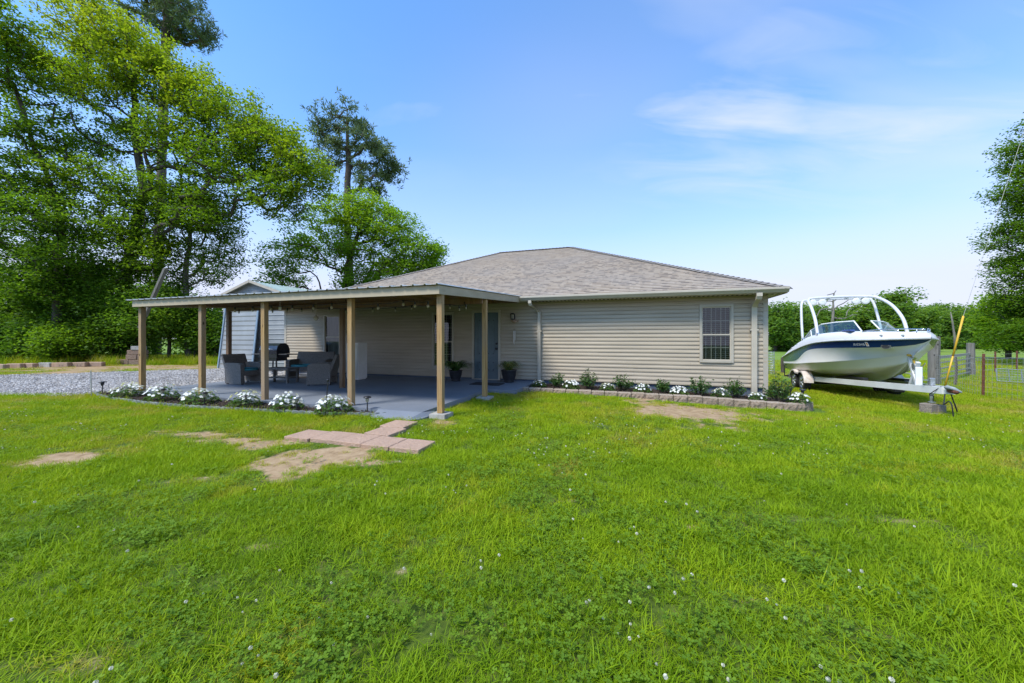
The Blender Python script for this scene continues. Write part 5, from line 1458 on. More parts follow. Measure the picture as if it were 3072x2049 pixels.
FL2 = [(1617, 9.55, 3, 'small white flower clump below the left downspout'), (1713, 9.6, 4, 'white flower clump between the first two shrubs of the wall bed'), (1822, 9.65, 3, 'white flower clump left of the third shrub in the wall bed'), (1928, 9.7, 4, 'white flower clump right of the third shrub in the wall bed'),
       (2037, 9.75, 3, 'white flower clump left of the fifth shrub in the wall bed'), (2162, 9.8, 4, 'white flower clump under the house window'), (2272, 9.75, 3, 'white flower clump in front of the right downspout'), (2396, 9.78, 4, 'white flower clump in the rounded right end of the wall bed')]
for px, v, k, lb in FL2:
    u, _ = at_v(px, v); plant_flower(k, px, v, float(np.interp(u, [-2.8, 0, 2.3, 3.8], [.07, .03, -.04, -.08])), lb, 'white flowers in the wall bed', rp.uniform(.85, 1.1))
def shrub(px, v, zf, R, h, n, seed, label, upright=False):
    r = np.random.default_rng(seed); u, d = at_v(px, v); x, y, _ = H2W(u, v)
    root = thing('shrub', label, 'shrub', (x, y, zf), 0, 'shrubs in the wall bed')
    mb = MB(); C = []
    for k in range(n):
        a = r.random()*6.28; q = math.sqrt(r.random()); top = np.array([R*q*math.cos(a), R*q*math.sin(a), h*(1-.45*q*q)*(.55+.5*r.random())]); b = np.array([R*.2*q*math.cos(a), R*.2*q*math.sin(a), 0])
        mid = (b+top)/2+np.array([0, 0, .05]); mb.tube([b, mid, top], [.006, .005, .003], 4)
        m = 26
        for f in r.random(m)*.75+.27:
            p = b*(1-f)**2+2*mid*f*(1-f)+top*f*f if f < 1 else top
            C.append(p+r.normal(size=3)*.026)
    mb.build('stem', M['bark'], root)
    C = np.array(C); C[:, 2] = np.maximum(C[:, 2], .02)
    V, Q = diamonds(C, .058, r, -.35, .35, .12, .42); np_mesh('foliage', V, Q, M['leaf_shrub'], {'tint': np.repeat(np.clip(C[:, 2]/h*.35+.5*r.random(len(C)), 0, 1), 4)}, False, root)
SH = [(1668, 9.75, .23, .44, 26, 'small shrub just right of the left downspout'), (1770, 9.8, .30, .52, 30, 'second shrub in the wall bed counting from the left downspout'), (1872, 9.85, .28, .52, 28, 'third shrub in the wall bed with a taller sprig'), (1978, 9.9, .27, .42, 28, 'fourth shrub in the wall bed near the middle of the siding'),
      (2092, 9.95, .33, .50, 32, 'fifth shrub in the wall bed just left of the house window'), (2212, 10.0, .30, .50, 32, 'shrub under the right part of the house window'), (2333, 9.92, .38, .66, 42, 'largest shrub at the house corner in the rounded bed end')]
for i, (px, v, R, h, n, lb) in enumerate(SH):
    u, _ = at_v(px, v); k_ = rp.uniform(.78, 1.0); shrub(px+rp.uniform(-6, 6), v, float(np.interp(u, [-2.8, 0, 2.3, 3.8], [.06, .02, -.05, -.09])), R*k_, h*rp.uniform(.85, 1.02), int(n*k_*.85), 900+i, lb)
# potted plants by the door
def pot_plant(px, v, R, h, n, seed, label, mat, potr):
    r = np.random.default_rng(seed); u, d = at_v(px, v); x, y, _ = H2W(u, v)
    root = thing('potted_plant', label, 'potted plant', (x, y, ZS), 0, 'potted plants beside the front door')
    mb = MB(); k = potr/.21
    mb.lathe([(0, 0), (.12*k, 0), (.145*k, .02*k), (.13*k, .045*k), (.17*k, .11*k), (.2*k, .22*k), (.205*k, .31*k), (.222*k, .325*k), (.222*k, .35*k), (.2*k, .35*k), (.195*k, .31*k), (0, .30*k)], 24)
    mb.build('pot', M['black'], root, True)
    V, Q, t = [], [], []
    for i in range(n):
        az = r.random()*6.28; L = R*(.6+.7*r.random()); hh = h*(.45+.6*r.random()); w = .011+.008*r.random(); prev = None; tn = r.random()
        e = np.array([-math.sin(az), math.cos(az), 0]); c0 = np.array([math.cos(az)*.05, math.sin(az)*.05, .3*k])
        for j in range(6):
            f = j/5; p = c0+np.array([math.cos(az)*L*f**1.15, math.sin(az)*L*f**1.15, hh*(2.1*f-1.75*f*f)]); ww = w*(1-f**2)+.001
            V += [p-e*ww, p+e*ww]; t += [tn, tn]
            if j: b = len(V); Q.append((b-4, b-3, b-1, b-2))
    np_mesh('foliage', np.array(V), np.array(Q), mat, {'tint': np.array(t)}, False, root)
pot_plant(1367, 9.75, .44, .50, 190, 31, 'black pot with a dark green arching plant left of the front door', M['strap_leaf'], .19)
pot_plant(1527, 9.95, .34, .46, 150, 32, 'black urn with a yellowing grassy plant right of the front door', M['fern_leaf'], .215)
# ================================================================ patio furniture
def wicker_seat(name, label, cat, W, loc, rz, group=None, slant=.10):
    """woven seat facing local -y: arms, base, sloping back, cushion"""
    t = thing(name, label, cat, loc, rz, group); D = .66; a = .11
    for s in (-1, 1):
        mb = MB(); x0 = s*(W/2-a/2)
        prof = [(-D/2, .03), (D/2-.08, .03), (D/2-.06, .56), (D/2-.14, .585), (-D/2+.10, .575), (-D/2+.02, .54)]
        n = len(prof)
        mb.idx([(x0-a/2, y, z) for y, z in prof]+[(x0+a/2, y, z) for y, z in prof], [tuple(range(n))[::-1], tuple(range(n, 2*n))]+[(i, (i+1) % n, n+(i+1) % n, n+i) for i in range(n)])
        mb.build('arm', M['wicker'], t)
        for y in (-D/2+.03, D/2-.11):
            mb = MB(); mb.box((x0, y, .017), (.05, .05, .034)); mb.build('leg', M['dark'], t)
    mb = MB(); mb.box((0, -.01, .29), (W-2*a-.004, D-.1, .13)); mb.build('seat', M['wicker'], t)
    mb = MB(); w = W/2-.02; b = D/2
    mb.idx([(x, y, z) for x in (-w, w) for y, z in ((b-.16, .30), (b-.08, .30), (b+slant, .80), (b+slant-.06, .81))], [(0,1,2,3), (7,6,5,4), (0,4,5,1), (1,5,6,2), (2,6,7,3), (3,7,4,0)])
    mb.build('backrest', M['wicker'], t)
    k = 2 if W > .9 else 1; cw = (W-2*a-.03)/k
    for i in range(k):
        mb = MB(); mb.box((-(W-2*a-.03)/2+cw*(i+.5), -.04, .392), (cw-.012, D-.18, .07), bev=.025); mb.build('cushion', M['teal'], t, True)
    return t
def onslab(px, v):
    u, d = at_v(px, v); x, y, _ = H2W(u, v); return (x, y, ZS)
wicker_seat('wicker_armchair', 'grey wicker armchair with teal cushion at the left, facing right', 'armchair', .68, onslab(732, 7.45), -T+math.radians(92), 'wicker armchairs on the patio')
wicker_seat('wicker_armchair', 'grey wicker armchair at the right of the set, its back to the white cabinet', 'armchair', .66, onslab(972, 8.0), -T-math.radians(62), 'wicker armchairs on the patio')
wicker_seat('wicker_loveseat', 'grey wicker loveseat with teal cushions facing the lawn', 'loveseat', 1.22, onslab(932, 9.2), -T+math.radians(20))
ct_ = thing('coffee_table', 'low grey wicker coffee table between the wicker seats', 'table', onslab(842, 7.9), -T+math.radians(8))
mb = MB(); mb.box((0, 0, .40), (.86, .46, .045), bev=.008); mb.build('tabletop', M['wicker'], ct_)
mb = MB(); mb.box((0, 0, .14), (.74, .36, .02)); mb.build('shelf', M['wicker'], ct_)
for sx in (-.38, .38):
    for sy in (-.19, .19):
        mb = MB(); mb.box((sx, sy, .188), (.05, .05, .376)); mb.build('leg', M['wicker'], ct_)
# barbecue
gr = thing('barbecue_grill', 'black barbecue grill with closed hood and side shelves on a wheeled cart', 'grill', onslab(824, 9.3), -T+math.radians(4))
M['enamel'] = pm('black enamel', (.008, .008, .016), (.014, .014, .026), scale=6, rough=.22, coat=.5)
mb = MB(); w = .36; prof = [(-.26, .74), (-.27, .86), (-.22, 1.0), (-.10, 1.09), (.08, 1.09), (.2, 1.02), (.26, .86), (.26, .74)]; n = len(prof)
mb.idx([(-w, y, z) for y, z in prof]+[(w, y, z) for y, z in prof], [tuple(range(n)), tuple(range(n, 2*n))[::-1]]+[(i, n+i, n+(i+1) % n, (i+1) % n) for i in range(n)])
hood = mb.build('hood', M['enamel'], gr)
mb = MB(); mb.tube([(-.27, -.28, .9), (-.27, -.33, .9), (.27, -.33, .9), (.27, -.28, .9)], .013, 8); mb.build('handle', M['chrome'], hood, True)
mb = MB(); mb.prism([(-.35, -.25), (.35, -.25), (.35, .25), (-.35, .25)], .60, .735); mb.prism([(-.30, -.2), (.30, -.2), (.30, .2), (-.30, .2)], .50, .598); mb.build('firebox', M['enamel'], gr)
for s in (-1, 1):
    mb = MB(); mb.box((s*.55, 0, .72), (.36, .44, .03), bev=.008); mb.build('side_shelf', M['dark'], gr)
for sx in (-.3, .3):
    for sy in (-.2, .2):
        mb = MB(); mb.beam((sx, sy, .02 if sx > 0 else .1), (sx*.92, sy, .6), .035, .035); mb.build('leg', M['black'], gr)
mb = MB(); mb.box((0, 0, .17), (.6, .4, .02)); mb.build('bottom_shelf', M['black'], gr)
for sy in (-.24, .24):
    mb = MB(); mb.lathe([(0, -.025), (.07, -.025), (.085, -.018), (.085, .018), (.07, .025), (0, .025)], 18, (-.31, sy, .086), axis='y'); mb.build('wheel', M['steel'], gr, True)
# cabinet
cb_ = thing('storage_cabinet', 'white two door storage cabinet standing on the patio behind a post', 'cabinet', H2W(-8.06, 9.25, ZS), -T)
mb = MB(); mb.box((0, .01, .57), (.42, .40, 1.08), bev=.006); mb.box((0, .01, .02), (.36, .34, .05)); mb.build('case', M['white'], cb_)
for s in (-1, 1):
    mb = MB(); mb.box((s*.103, -.205, .57), (.197, .022, 1.0), bev=.004); mb.box((s*.103, -.217, .57), (.14, .006, .90)); d_ = mb.build('door', M['offwhite'], cb_)
    mb = MB(); mb.ball((s*.035, -.228, .56), .014, 8, 6); mb.build('knob', M['black'], d_, True)
x, y, _ = H2W(at_v(1462, 9.35)[0], 9.35)
mb = MB(); mb.box((0, 0, .011), (.86, .48, .016), bev=.004); mb.box((0, 0, .0205), (.78, .40, .004))
M['mat'] = pm('black door mat', (.012, .012, .013), (.03, .03, .032), scale=60, rough=.95, bump=.6)
mb.single('door_mat', [M['mat']], 'black doormat on the patio in front of the blue door', 'doormat', (x, y, ZS), -T)

# solar path lights and thin stakes
def solar_light(px, v, zf, h, label, top, body=None):
    u, d = at_v(px, v); x, y, _ = H2W(u, v)
    s = thing('solar_light', label, 'path light', (x, y, zf), rp.uniform(0, 6), 'solar path lights in the beds')
    mb = MB(); mb.tube([(0, 0, -.08), (0, 0, h-.07)], .010, 8); mb.build('stake', M['black'], s)
    mb = MB(); mb.lathe([(.018, h-.09), (.03, h-.06), (.036, h-.015), (.03, h-.012)], 12); mb.build('lens', body or M['bulb'], s, True)
    mb = MB(); mb.lathe([(0, h+.014), (.045, h+.012), (.065, h), (.066, h-.014), (.03, h-.014)], 14); mb.build('cap', top, s, True)
solar_light(307, 5.30, .05, .27, 'black solar path light standing alone at the left tip of the mulch bed', M['black'], M['dark'])
solar_light(487, 4.98, .05, .26, 'solar path light among the second white flowering plant', M['black'])
solar_light(613, 5.0, .05, .24, 'solar path light among the third white flowering plant', M['black'])
solar_light(736, 5.06, .05, .22, 'solar path light in front of the fourth white flowering plant', M['black'])
solar_light(890, 5.12, .05, .24, 'grey solar path light in front of the fifth white flowering plant', M['steel'])
solar_light(1102, 5.42, .05, .27, 'solar path light with a silver lens at the right tip of the mulch bed', M['black'])
solar_light(2372, 10.22, -.08, .30, 'solar path light beside the large corner shrub', M['black'], M['dark'])
solar_light(2408, 10.08, -.08, .27, 'solar path light behind the last white flower clump', M['black'], M['dark'])
x, y, z = gp(274, 1192)
mb = MB(); mb.tube([(0, 0, -.1), (-.01, 0, .62)], .010, 6); mb.single('metal_stake', [M['steel']], 'thin grey metal stake standing at the edge of the gravel', 'stake', (x, y, z))
u, d = at_v(975, 5.05); x, y, _ = H2W(u, 5.05)
mb = MB(); mb.tube([(0, 0, -.1), (.05, 0, .58)], .009, 6); mb.lathe([(0, .63), (.02, .62), (.028, .60), (.012, .575)], 10, (.052, 0, 0)); mb.single('garden_stake', [M['black']], 'thin black stake with a small cap in the mulch bed', 'stake', (x, y, .04))

# ---------------------------------------------------------------- old timbers and blocks behind the driveway
TB = [(-30, 22, 1099, 'old timber lying at the left frame edge behind the driveway'), (28, 70, 1097, 'old timber second from the left behind the driveway'), (72, 108, 1096, 'timber beside the green tuft behind the driveway'), (122, 158, 1094, 'grey stone slab lying tilted between the old timbers'),
      (160, 212, 1094, 'timber with two dark holes in its face'), (214, 262, 1093, 'timber right of the one with dark holes'), (264, 312, 1092, 'last timber before the small pale board')]
for a, b, py, lb in TB:
    x0, y0, z = gp(a, py+7); x1, y1, z1 = gp(b, py+7); L = math.hypot(x1-x0, y1-y0)
    mb = MB(); mb.box((0, 0, .10), (L*.97, .22, .22), bev=.02, ry=rp.uniform(-.03, .03))
    if 'holes' in lb:
        for k in (0, .12): mb.lathe([(0, -.012), (.022, -.012), (.022, 0)], 10, (k, -.115, .10), axis='y')
    mb.single('landscape_timber', [M['timber'] if 'stone' not in lb else M['concrete']], lb, 'timber', ((x0+x1)/2, (y0+y1)/2, z), math.atan2(y1-y0, x1-x0)+rp.uniform(-.05, .05), 'old timbers behind the driveway')
x, y, z = gp(341, 1094); mb = MB(); mb.beam((-.2, 0, .04), (.2, .03, .07), .10, .05); mb.single('pale_board', [M['offwhite']], 'small pale board on the ground left of the stacked blocks', 'board', (x, y, z))
SB_ = [(354, 393, 1078, 1095, 'left block in the bottom row of the stack'), (394, 440, 1079, 1095, 'right block in the bottom row of the stack'), (383, 418, 1064, 1078, 'left block in the middle of the stack'), (419, 438, 1065, 1079, 'short right block in the middle of the stack'),
       (387, 438, 1050, 1064, 'block in the third row of the stack'), (400, 434, 1038, 1050, 'grey block on top of the stack')]
M['brownblock'] = block_mat('brown concrete block', (.14, .085, .06), (.25, .165, .12), (.34, .25, .19))
D_ = gp(395, 1094)[1]; gz_ = gp(395, 1094)[2]
for a, b, t_, bt, lb in SB_:
    x0, x1 = WX(a, D_), WX(b, D_); zt, zb = WZ(t_, D_), WZ(bt, D_)
    mb = MB(); mb.box((0, 0, (zt-zb)/2), (x1-x0-.01, .30, zt-zb-.002), bev=.018)
    mb.single('stacked_block', [M['brownblock'] if 'grey' not in lb else M['concrete']], lb+' behind the first patio post', 'block', ((x0+x1)/2, D_+rp.uniform(-.03, .03), zb), rp.uniform(-.05, .05), 'stacked blocks')

# ================================================================ boat on its trailer
PHI = math.radians(-112.3); BX, BY = 11.0, 12.3
ZB = gz(BX, BY)
def root_at(name, label, cat):
    t = thing(name, label, cat, (BX, BY, ZB), PHI); ORG[t.name] = (0, 0, ZB); return t
boat = root_at('motorboat', 'white motorboat with a blue stripe and a wakeboard tower on a trailer', 'boat')
NS = 46
SA = np.linspace(-1.9, 4.40, NS)
ip = lambda xs, ys: (lambda a: np.interp(a, xs, ys))
def bg_(a):
    s = np.clip((np.asarray(a, float)-.8)/3.60, 0, 1); return (1.22-.05*np.clip((-.5-np.asarray(a, float))/1.4, 0, 1))*(1-s**2.12)
def smooth_ip(xs, ys):
    def f(a):
        a = np.asarray(a, float); return sum(np.interp(a+o, xs, ys)*w for o, w in ((-.3, .15), (-.15, .22), (0, .26), (.15, .22), (.3, .15)))
    return f
f_keel = smooth_ip([-2.3, -.5, .8, 2, 2.6, 3, 3.4, 3.73, 4.1, 4.4, 4.8], [-.16, -.06, .03, .14, .24, .40, .64, .92, 1.17, 1.32, 1.5])
f_ch = smooth_ip([-2.3, 0, 1.6, 2.5, 3, 3.5, 4, 4.57, 4.9], [.17, .28, .43, .53, .61, .74, 1.0, 1.335, 1.46])
f_kn = smooth_ip([-2.3, 0, 1.6, 2.5, 3, 3.5, 4, 4.57, 4.9], [.36, .47, .62, .74, .82, .92, 1.07, 1.34, 1.45])
f_sl = smooth_ip([-2.3, -1.4, -.86, -.3, 0, .38, .9, 1.42, 2, 2.5, 3, 3.5, 4, 4.3, 4.57, 4.9], [.46, .48, .52, .56, .63, .84, .985, 1.045, 1.075, 1.095, 1.11, 1.13, 1.18, 1.24, 1.345, 1.36])
f_rl = smooth_ip([-2.3, -1.9, -.86, .38, 1.42, 2.5, 3.5, 4.57, 4.9], [.50, .61, .82, 1.05, 1.20, 1.28, 1.30, 1.35, 1.37])
f_dk = smooth_ip([-2.3, -1.9, -1.4, -.86, .38, 1.42, 2.5, 3.5, 4.2, 4.57, 4.9], [.58, .74, .96, 1.12, 1.40, 1.49, 1.525, 1.50, 1.47, 1.42, 1.38])
sfr = np.clip((SA-.8)/3.60, 0, 1)
bg = bg_(SA)
rows = [(0*SA, f_keel(SA))]
KZ = f_keel(SA)
def taper(B, end, p=2.1): return B*(1-np.clip((SA-.8)/(end-.8), 0, 1)**p)*np.where(SA < -.5, 1-.04*(-.5-SA)/1.4, 1)
bc = taper(1.13, 3.62, 1.35); bk = taper(1.19, 3.78, 1.5); bs = np.minimum(taper(1.208, 4.32, 1.95), bg*.995-.004)
CH = np.maximum(f_ch(SA), KZ+.004); KN = np.maximum(f_kn(SA), CH+.004); SLZ = np.maximum(f_sl(SA), KN+.01)
nar = (bc > .05)
for q in (.33, .345, .66, .675): rows.append((bc*q, KZ+(CH-KZ)*(q**1.05)-(.022 if q in (.345, .675) else 0)*nar))
rows += [(bc, CH), (bc+.018*nar, CH+.012*nar), (bk, KN), (bk+.022*(bk > .05), KN+.010*(bk > .05)), (bk+.010*(bk > .05), KN+.03*(bk > .05))]
i_stripe = len(rows)
rows += [(np.maximum(bs, 0), SLZ), (bg, np.maximum(f_rl(SA), SLZ+.002))]
i_rail = len(rows)
rows += [(bg+.03*(1-sfr**6)+.004, f_rl(SA)+.006), (bg+.03*(1-sfr**6)+.004, f_rl(SA)+.04), (bg-.01, f_rl(SA)+.055)]
def side_mesh(name, a, b, mat, smooth=True, extra=None):
    V = []; Q = []
    for s in (-1, 1):
        k0 = len(V); R = rows[a:b]+(extra or []); nr_ = len(R)
        for (yy, zz) in R:
            for i in range(NS): V.append((SA[i], s*max(float(yy[i]), 0), float(zz[i])-ZB))
        for j in range(nr_-1):
            for i in range(NS-1):
                q = (k0+j*NS+i, k0+j*NS+i+1, k0+(j+1)*NS+i+1, k0+(j+1)*NS+i); Q.append(q if s < 0 else q[::-1])
    return np_mesh(name, np.array(V), np.array(Q), mat, None, smooth, boat)
def gel(name, c1, c2):
    return pm(name, c1, c2, scale=1.6, rough=.32, coat=.06)
M['gelcoat'] = gel('white gelcoat', (.80, .79, .74), (.84, .83, .78)); M['deckgel'] = gel('deck gelcoat', (.66, .66, .64), (.70, .70, .68))
t = NT('blue boat stripe'); n_ = t.noise(t.coord('Object'), .7, 2); sx_ = t.new('ShaderNodeSeparateXYZ'); t.link(t.coord('Object'), sx_.inputs[0])
t.base(t.ramp(t.math('MULTIPLY', t.math('ADD', sx_.outputs[0], 1.9), .16), [(0, (.035, .14, .11)), (.2, (.03, .11, .17)), (.45, (.012, .055, .24)), (.7, (.010, .036, .13)), (1, (.010, .03, .07))]), .25); t.p.inputs['Coat Weight'].default_value = .15; M['stripe'] = t.mat
hull = side_mesh('hull', 0, i_stripe+1, M['gelcoat'])
side_mesh('stripe', i_stripe, i_stripe+2, M['stripe'])
M['rubrail'] = pm('rub rail', (.5, .5, .49), (.62, .62, .6), scale=8, rough=.4)
side_mesh('rub_rail', i_stripe+1, len(rows), M['rubrail'])
dk = f_dk(SA); nb_ = np.clip(bg-.15*(1-.4*sfr), 0, 9); inb = np.clip(bg*.74-.02, 0, 9)*np.where(SA > 3.85, np.clip((4.15-SA)/.3, 0, 1), 1)
mid = rows[-1]
FLOOR = np.where(inb < .02, dk-.012, np.where(SA > .6, np.maximum(.75, dk-.16), .75))
FLOOR = np.minimum(FLOOR, dk-.012)
side_mesh('deck', len(rows)-1, len(rows), M['deckgel'], True,
          [((mid[0]+nb_)/2+.035*(1-sfr**4), (mid[1]*.45+dk*.55)), (nb_, dk), ((nb_+inb)/2, dk+.03), (inb, dk+.035), (inb-.02, dk-.02), (inb*.97, FLOOR), (0*SA, FLOOR)])
# transom
mb = MB(); prof = [(float(r_[0][0]), float(r_[1][0])) for r_ in rows]+[(float(nb_[0]), float(dk[0]))]
pl = [(-1.9, -y, z) for y, z in prof]+[(-1.9, y, z) for y, z in prof[::-1]]; mb.face(pl); mb.box((-2.05, 0, .34), (.34, 1.9, .06), bev=.02)
mb.build('transom', M['gelcoat'], boat)
mb = MB(); mb.prism([(-2.3, -.12), (-1.9, -.16), (-1.9, .16), (-2.3, .12)], .0, .45); mb.beam((-2.28, 0, .1), (-2.32, 0, -.3), .06, .22); mb.build('outdrive', M['black'], boat)
def side_pt(a, z, s=-1, out=.004):
    """point on the outer side between the stripe's lower edge and the rail"""
    y = float(np.interp(a, SA, bg)); zs, zr_ = float(np.interp(a, SA, rows[i_stripe][1])), float(np.interp(a, SA, rows[i_stripe+1][1]))
    ys = float(np.interp(a, SA, rows[i_stripe][0])); f = (z-zs)/(zr_-zs); yy = ys+(y-ys)*f if f > 0 else ys+(float(np.interp(a, SA, bk))-ys)*min(1, -f*.5)
    return (a+out*.3, s*(yy+out), z)
# registration number, lettered on the stripe, both bows
def lettering(s):
    cu = bpy.data.curves.new('reg', 'FONT'); cu.body = 'AR 6729HHB'; cu.size = 1; cu.extrude = 0
    ob = bpy.data.objects.new('reg', cu); COL.objects.link(ob)
    me = bpy.data.meshes.new_from_object(ob.evaluated_get(bpy.context.evaluated_depsgraph_get())); bpy.data.objects.remove(ob)
    co = np.array([v.co for v in me.vertices]); w = co[:, 0].max(); a0, a1 = 2.90, 3.19
    out = []
    for x, y, _ in co:
        f = x/w; a = a0+(a1-a0)*f if s < 0 else a1-(a1-a0)*f
        zs, zr_ = float(np.interp(a, SA, rows[i_stripe][1])), float(np.interp(a, SA, rows[i_stripe+1][1]))
        p = side_pt(a, zs+(zr_-zs)*(.30+.52*y), s, .006); out.append((p[0], p[1], p[2]-ZB))
    me.vertices.foreach_set('co', np.array(out, np.float32).ravel()); me.update(); me.materials.clear()
    return link_mesh('registration_number', me, M['white'], boat)
lettering(-1); lettering(1)
mb = MB()
for (a, b, m_) in ((3.215, 3.28, 0), (3.232, 3.264, 1)):
    zs, zr_ = float(np.interp(3.25, SA, rows[i_stripe][1])), float(np.interp(3.25, SA, rows[i_stripe+1][1])); i_ = .02*m_
    q = [side_pt(a, zs+.035+i_, -1, .006+.002*m_), side_pt(b, zs+.035+i_, -1, .006+.002*m_), side_pt(b, zr_-.03-i_, -1, .006+.002*m_), side_pt(a, zr_-.03-i_, -1, .006+.002*m_)]; mb.face(q, m_)
M['decal'] = pm('orange decal', (.55, .22, .07), (.6, .27, .1), scale=9, rough=.5); mb.build('registration_decal', [M['white'], M['decal']], boat)
# porthole
mb = MB(); a0 = 3.62; zc_ = (float(np.interp(a0, SA, rows[i_stripe][1])))+.015; P = side_pt(a0, zc_, -1, .012)
tx = Vector(side_pt(a0+.05, zc_, -1, .012))-Vector(side_pt(a0-.05, zc_, -1, .012)); tx.normalize()
for (ra, rb, o, m_) in ((.115, .062, 0, 0), (.08, .036, .012, 1)):
    ring = [Vector(P)+tx*(ra*math.cos(k*.3142))+Vector((0, 0, rb*math.sin(k*.3142)))+Vector((.3*o, -o, 0)) for k in range(20)]; mb.face(ring, m_)
    back = [q+Vector((-.01, .04, 0)) for q in ring]
    for k in range(20): mb.face([back[k], back[(k+1) % 20], ring[(k+1) % 20], ring[k]], m_)
mb.build('porthole', [M['chrome'], M['dark']], boat, True)
# windscreen
dz = lambda a: float(np.interp(a, SA, dk))
for s in (-1, 1):
    B = [(-.25, 1.03, dz(-.25)+.01), (.55, 1.0, dz(.55)+.02), (1.3, .92, dz(1.15)+.03), (1.68, .62, dz(1.5)+.045), (1.88, .22, dz(1.7)+.05)]
    Tp = [(-.22, 1.01, dz(-.2)+.03), (.28, .94, dz(.55)+.22), (.80, .82, dz(1.15)+.345), (1.12, .56, dz(1.5)+.37), (1.32, .20, dz(1.7)+.385)]
    B = [(a, s*y, z) for a, y, z in B]; Tp = [(a, s*y, z) for a, y, z in Tp]
    mb = MB()
    for i in range(4):
        q = [B[i], B[i+1], Tp[i+1], Tp[i]]; mb.face(q if s < 0 else q[::-1])
    ws = mb.build('windshield', M['shield'], boat)
    mb = MB(); mb.tube(Tp, .016, 6); mb.tube(B, .014, 6); mb.tube([B[-1], Tp[-1]], .018, 6); mb.tube([B[1], Tp[1]], .016, 6); mb.build('windshield_frame', M['white'], ws)
# tower
def arc(P, n=5):
    P = [Vector(p) for p in P]; out = []
    for i in range(len(P)-1):
        p0 = P[max(i-1, 0)]; p1 = P[i]; p2 = P[i+1]; p3 = P[min(i+2, len(P)-1)]
        for k in range(n):
            t_ = k/n; out.append(.5*((2*p1)+(p2-p0)*t_+(2*p0-5*p1+4*p2-p3)*t_*t_+(3*p1-p0-3*p2+p3)*t_**3))
    out.append(P[-1]); return out
tw_ = MB(); r1 = .044
tw_.tube(arc([(1.25, -1.06, dz(1.2)-.01), (1.02, -1.05, 1.95), (.55, -1.01, 2.38), (.0, -.93, 2.66), (-.14, -.72, 2.74), (-.16, 0, 2.76), (-.14, .72, 2.74), (.0, .93, 2.66), (.55, 1.01, 2.38), (1.02, 1.05, 1.95), (1.25, 1.06, dz(1.2)-.01)]), r1, 10)
tw_.tube(arc([(-.05, -1.07, dz(-.05)-.01), (-.32, -1.03, 2.1), (-.50, -.96, 2.62), (-.55, -.75, 2.71), (-.56, 0, 2.73), (-.55, .75, 2.71), (-.50, .96, 2.62), (-.32, 1.03, 2.1), (-.05, 1.07, dz(-.05)-.01)]), r1*.85, 10)
for y in (-.7, -.25, .25, .7): tw_.tube([(-.15, y, 2.75), (-.55, y, 2.72)], .025, 8)
M['towerwhite'] = pm('tower paint', (.56, .57, .57), (.62, .63, .63), scale=4, rough=.3)
tower = tw_.build('wakeboard_tower', M['towerwhite'], boat, True)
for s in (-1, 1):
    for (a, z) in ((1.25, dz(1.25)), (-.05, dz(-.05))):
        mb = MB(); mb.box((a+.02, s*1.07, z+.01), (.16, .07, .09), bev=.02); mb.build('tower_foot', M['chrome'], tower)
for y in (-.78, -.52, .38, .62):
    mb = MB(); mb.tube([(-.15, y, 2.74), (-.17, y, 2.62)], .016, 6)
    mb.lathe([(0, -.13), (.05, -.11), (.085, -.05), (.1, .03), (.105, .09), (.09, .10), (0, .085)], 16, (-.13, y, 2.585), axis='x'); mb.build('tower_speaker', M['offwhite'], tower, True)
# bow rail, cleats and vents
for s in (-1, 1):
    pts_ = []
    for a in np.linspace(3.0, 4.25, 9): pts_.append((a, s*max(.02, float(np.interp(a, SA, nb_))-.02), dz(a)+.02+.085*math.sin(math.pi*min(1, (a-3.0)/1.25)**.7*.5+0)))
    mb = MB(); mb.tube(pts_, .013, 6); mb.tube([pts_[-2], (pts_[-2][0], pts_[-2][1], dz(4.1)-.02)], .010, 6); mb.tube([pts_[5], (pts_[5][0], pts_[5][1], dz(3.9)-.02)], .010, 6); mb.build('bow_rail', M['chrome'], boat, True)
for (a, f) in ((3.55, .5), (3.95, .5), (-.35, .62)):
    y = -float(np.interp(a, SA, mid[0]*(1-f)+nb_*f))-.03; z = float(np.interp(a, SA, mid[1]*(1-f)+dk*f))
    mb = MB(); mb.box((a, y, z+.012), (.10, .03, .022), bev=.008); mb.build('cleat', M['chrome'], boat)
mb = MB(); mb.box((2.55, -.78, dz(2.5)+.05), (.5, .12, .05), bev=.02); M['bluevinyl'] = pm('blue vinyl', (.03, .07, .22), (.05, .1, .28), scale=8, rough=.5); mb.build('bow_cushion', M['bluevinyl'], boat)
for (a, f, L) in ((-1.15, .35, .34), (-1.0, .5, .3)):
    mb = MB(); y = -(float(np.interp(a, SA, mid[0]))*.55+float(np.interp(a, SA, nb_))*.45)-.03; z = float(np.interp(a, SA, mid[1]))*(1-f)+dz(a)*f
    mb.beam((a-.15, y+.01, z-.06), (a+.17, y, z+.07), .03, .018); mb.build('vent', M['rubrail'], boat)
for (a, z) in ((-1.55, .36), (-1.5, .24), (2.9, .60)):
    mb = MB(); y = -float(np.interp(a, SA, bk))-.02; mb.ball((a, y if a < 0 else -float(np.interp(a, SA, bc))*.75, z), .022, 8, 6); mb.build('drain_fitting', M['black'], boat)
# yellow strap and hook at the stem
mb = MB(); mb.tube([(3.70, 0, .90), (3.82, 0, .88)], .03, 8); mb.build('bow_eye', M['chrome'], boat)

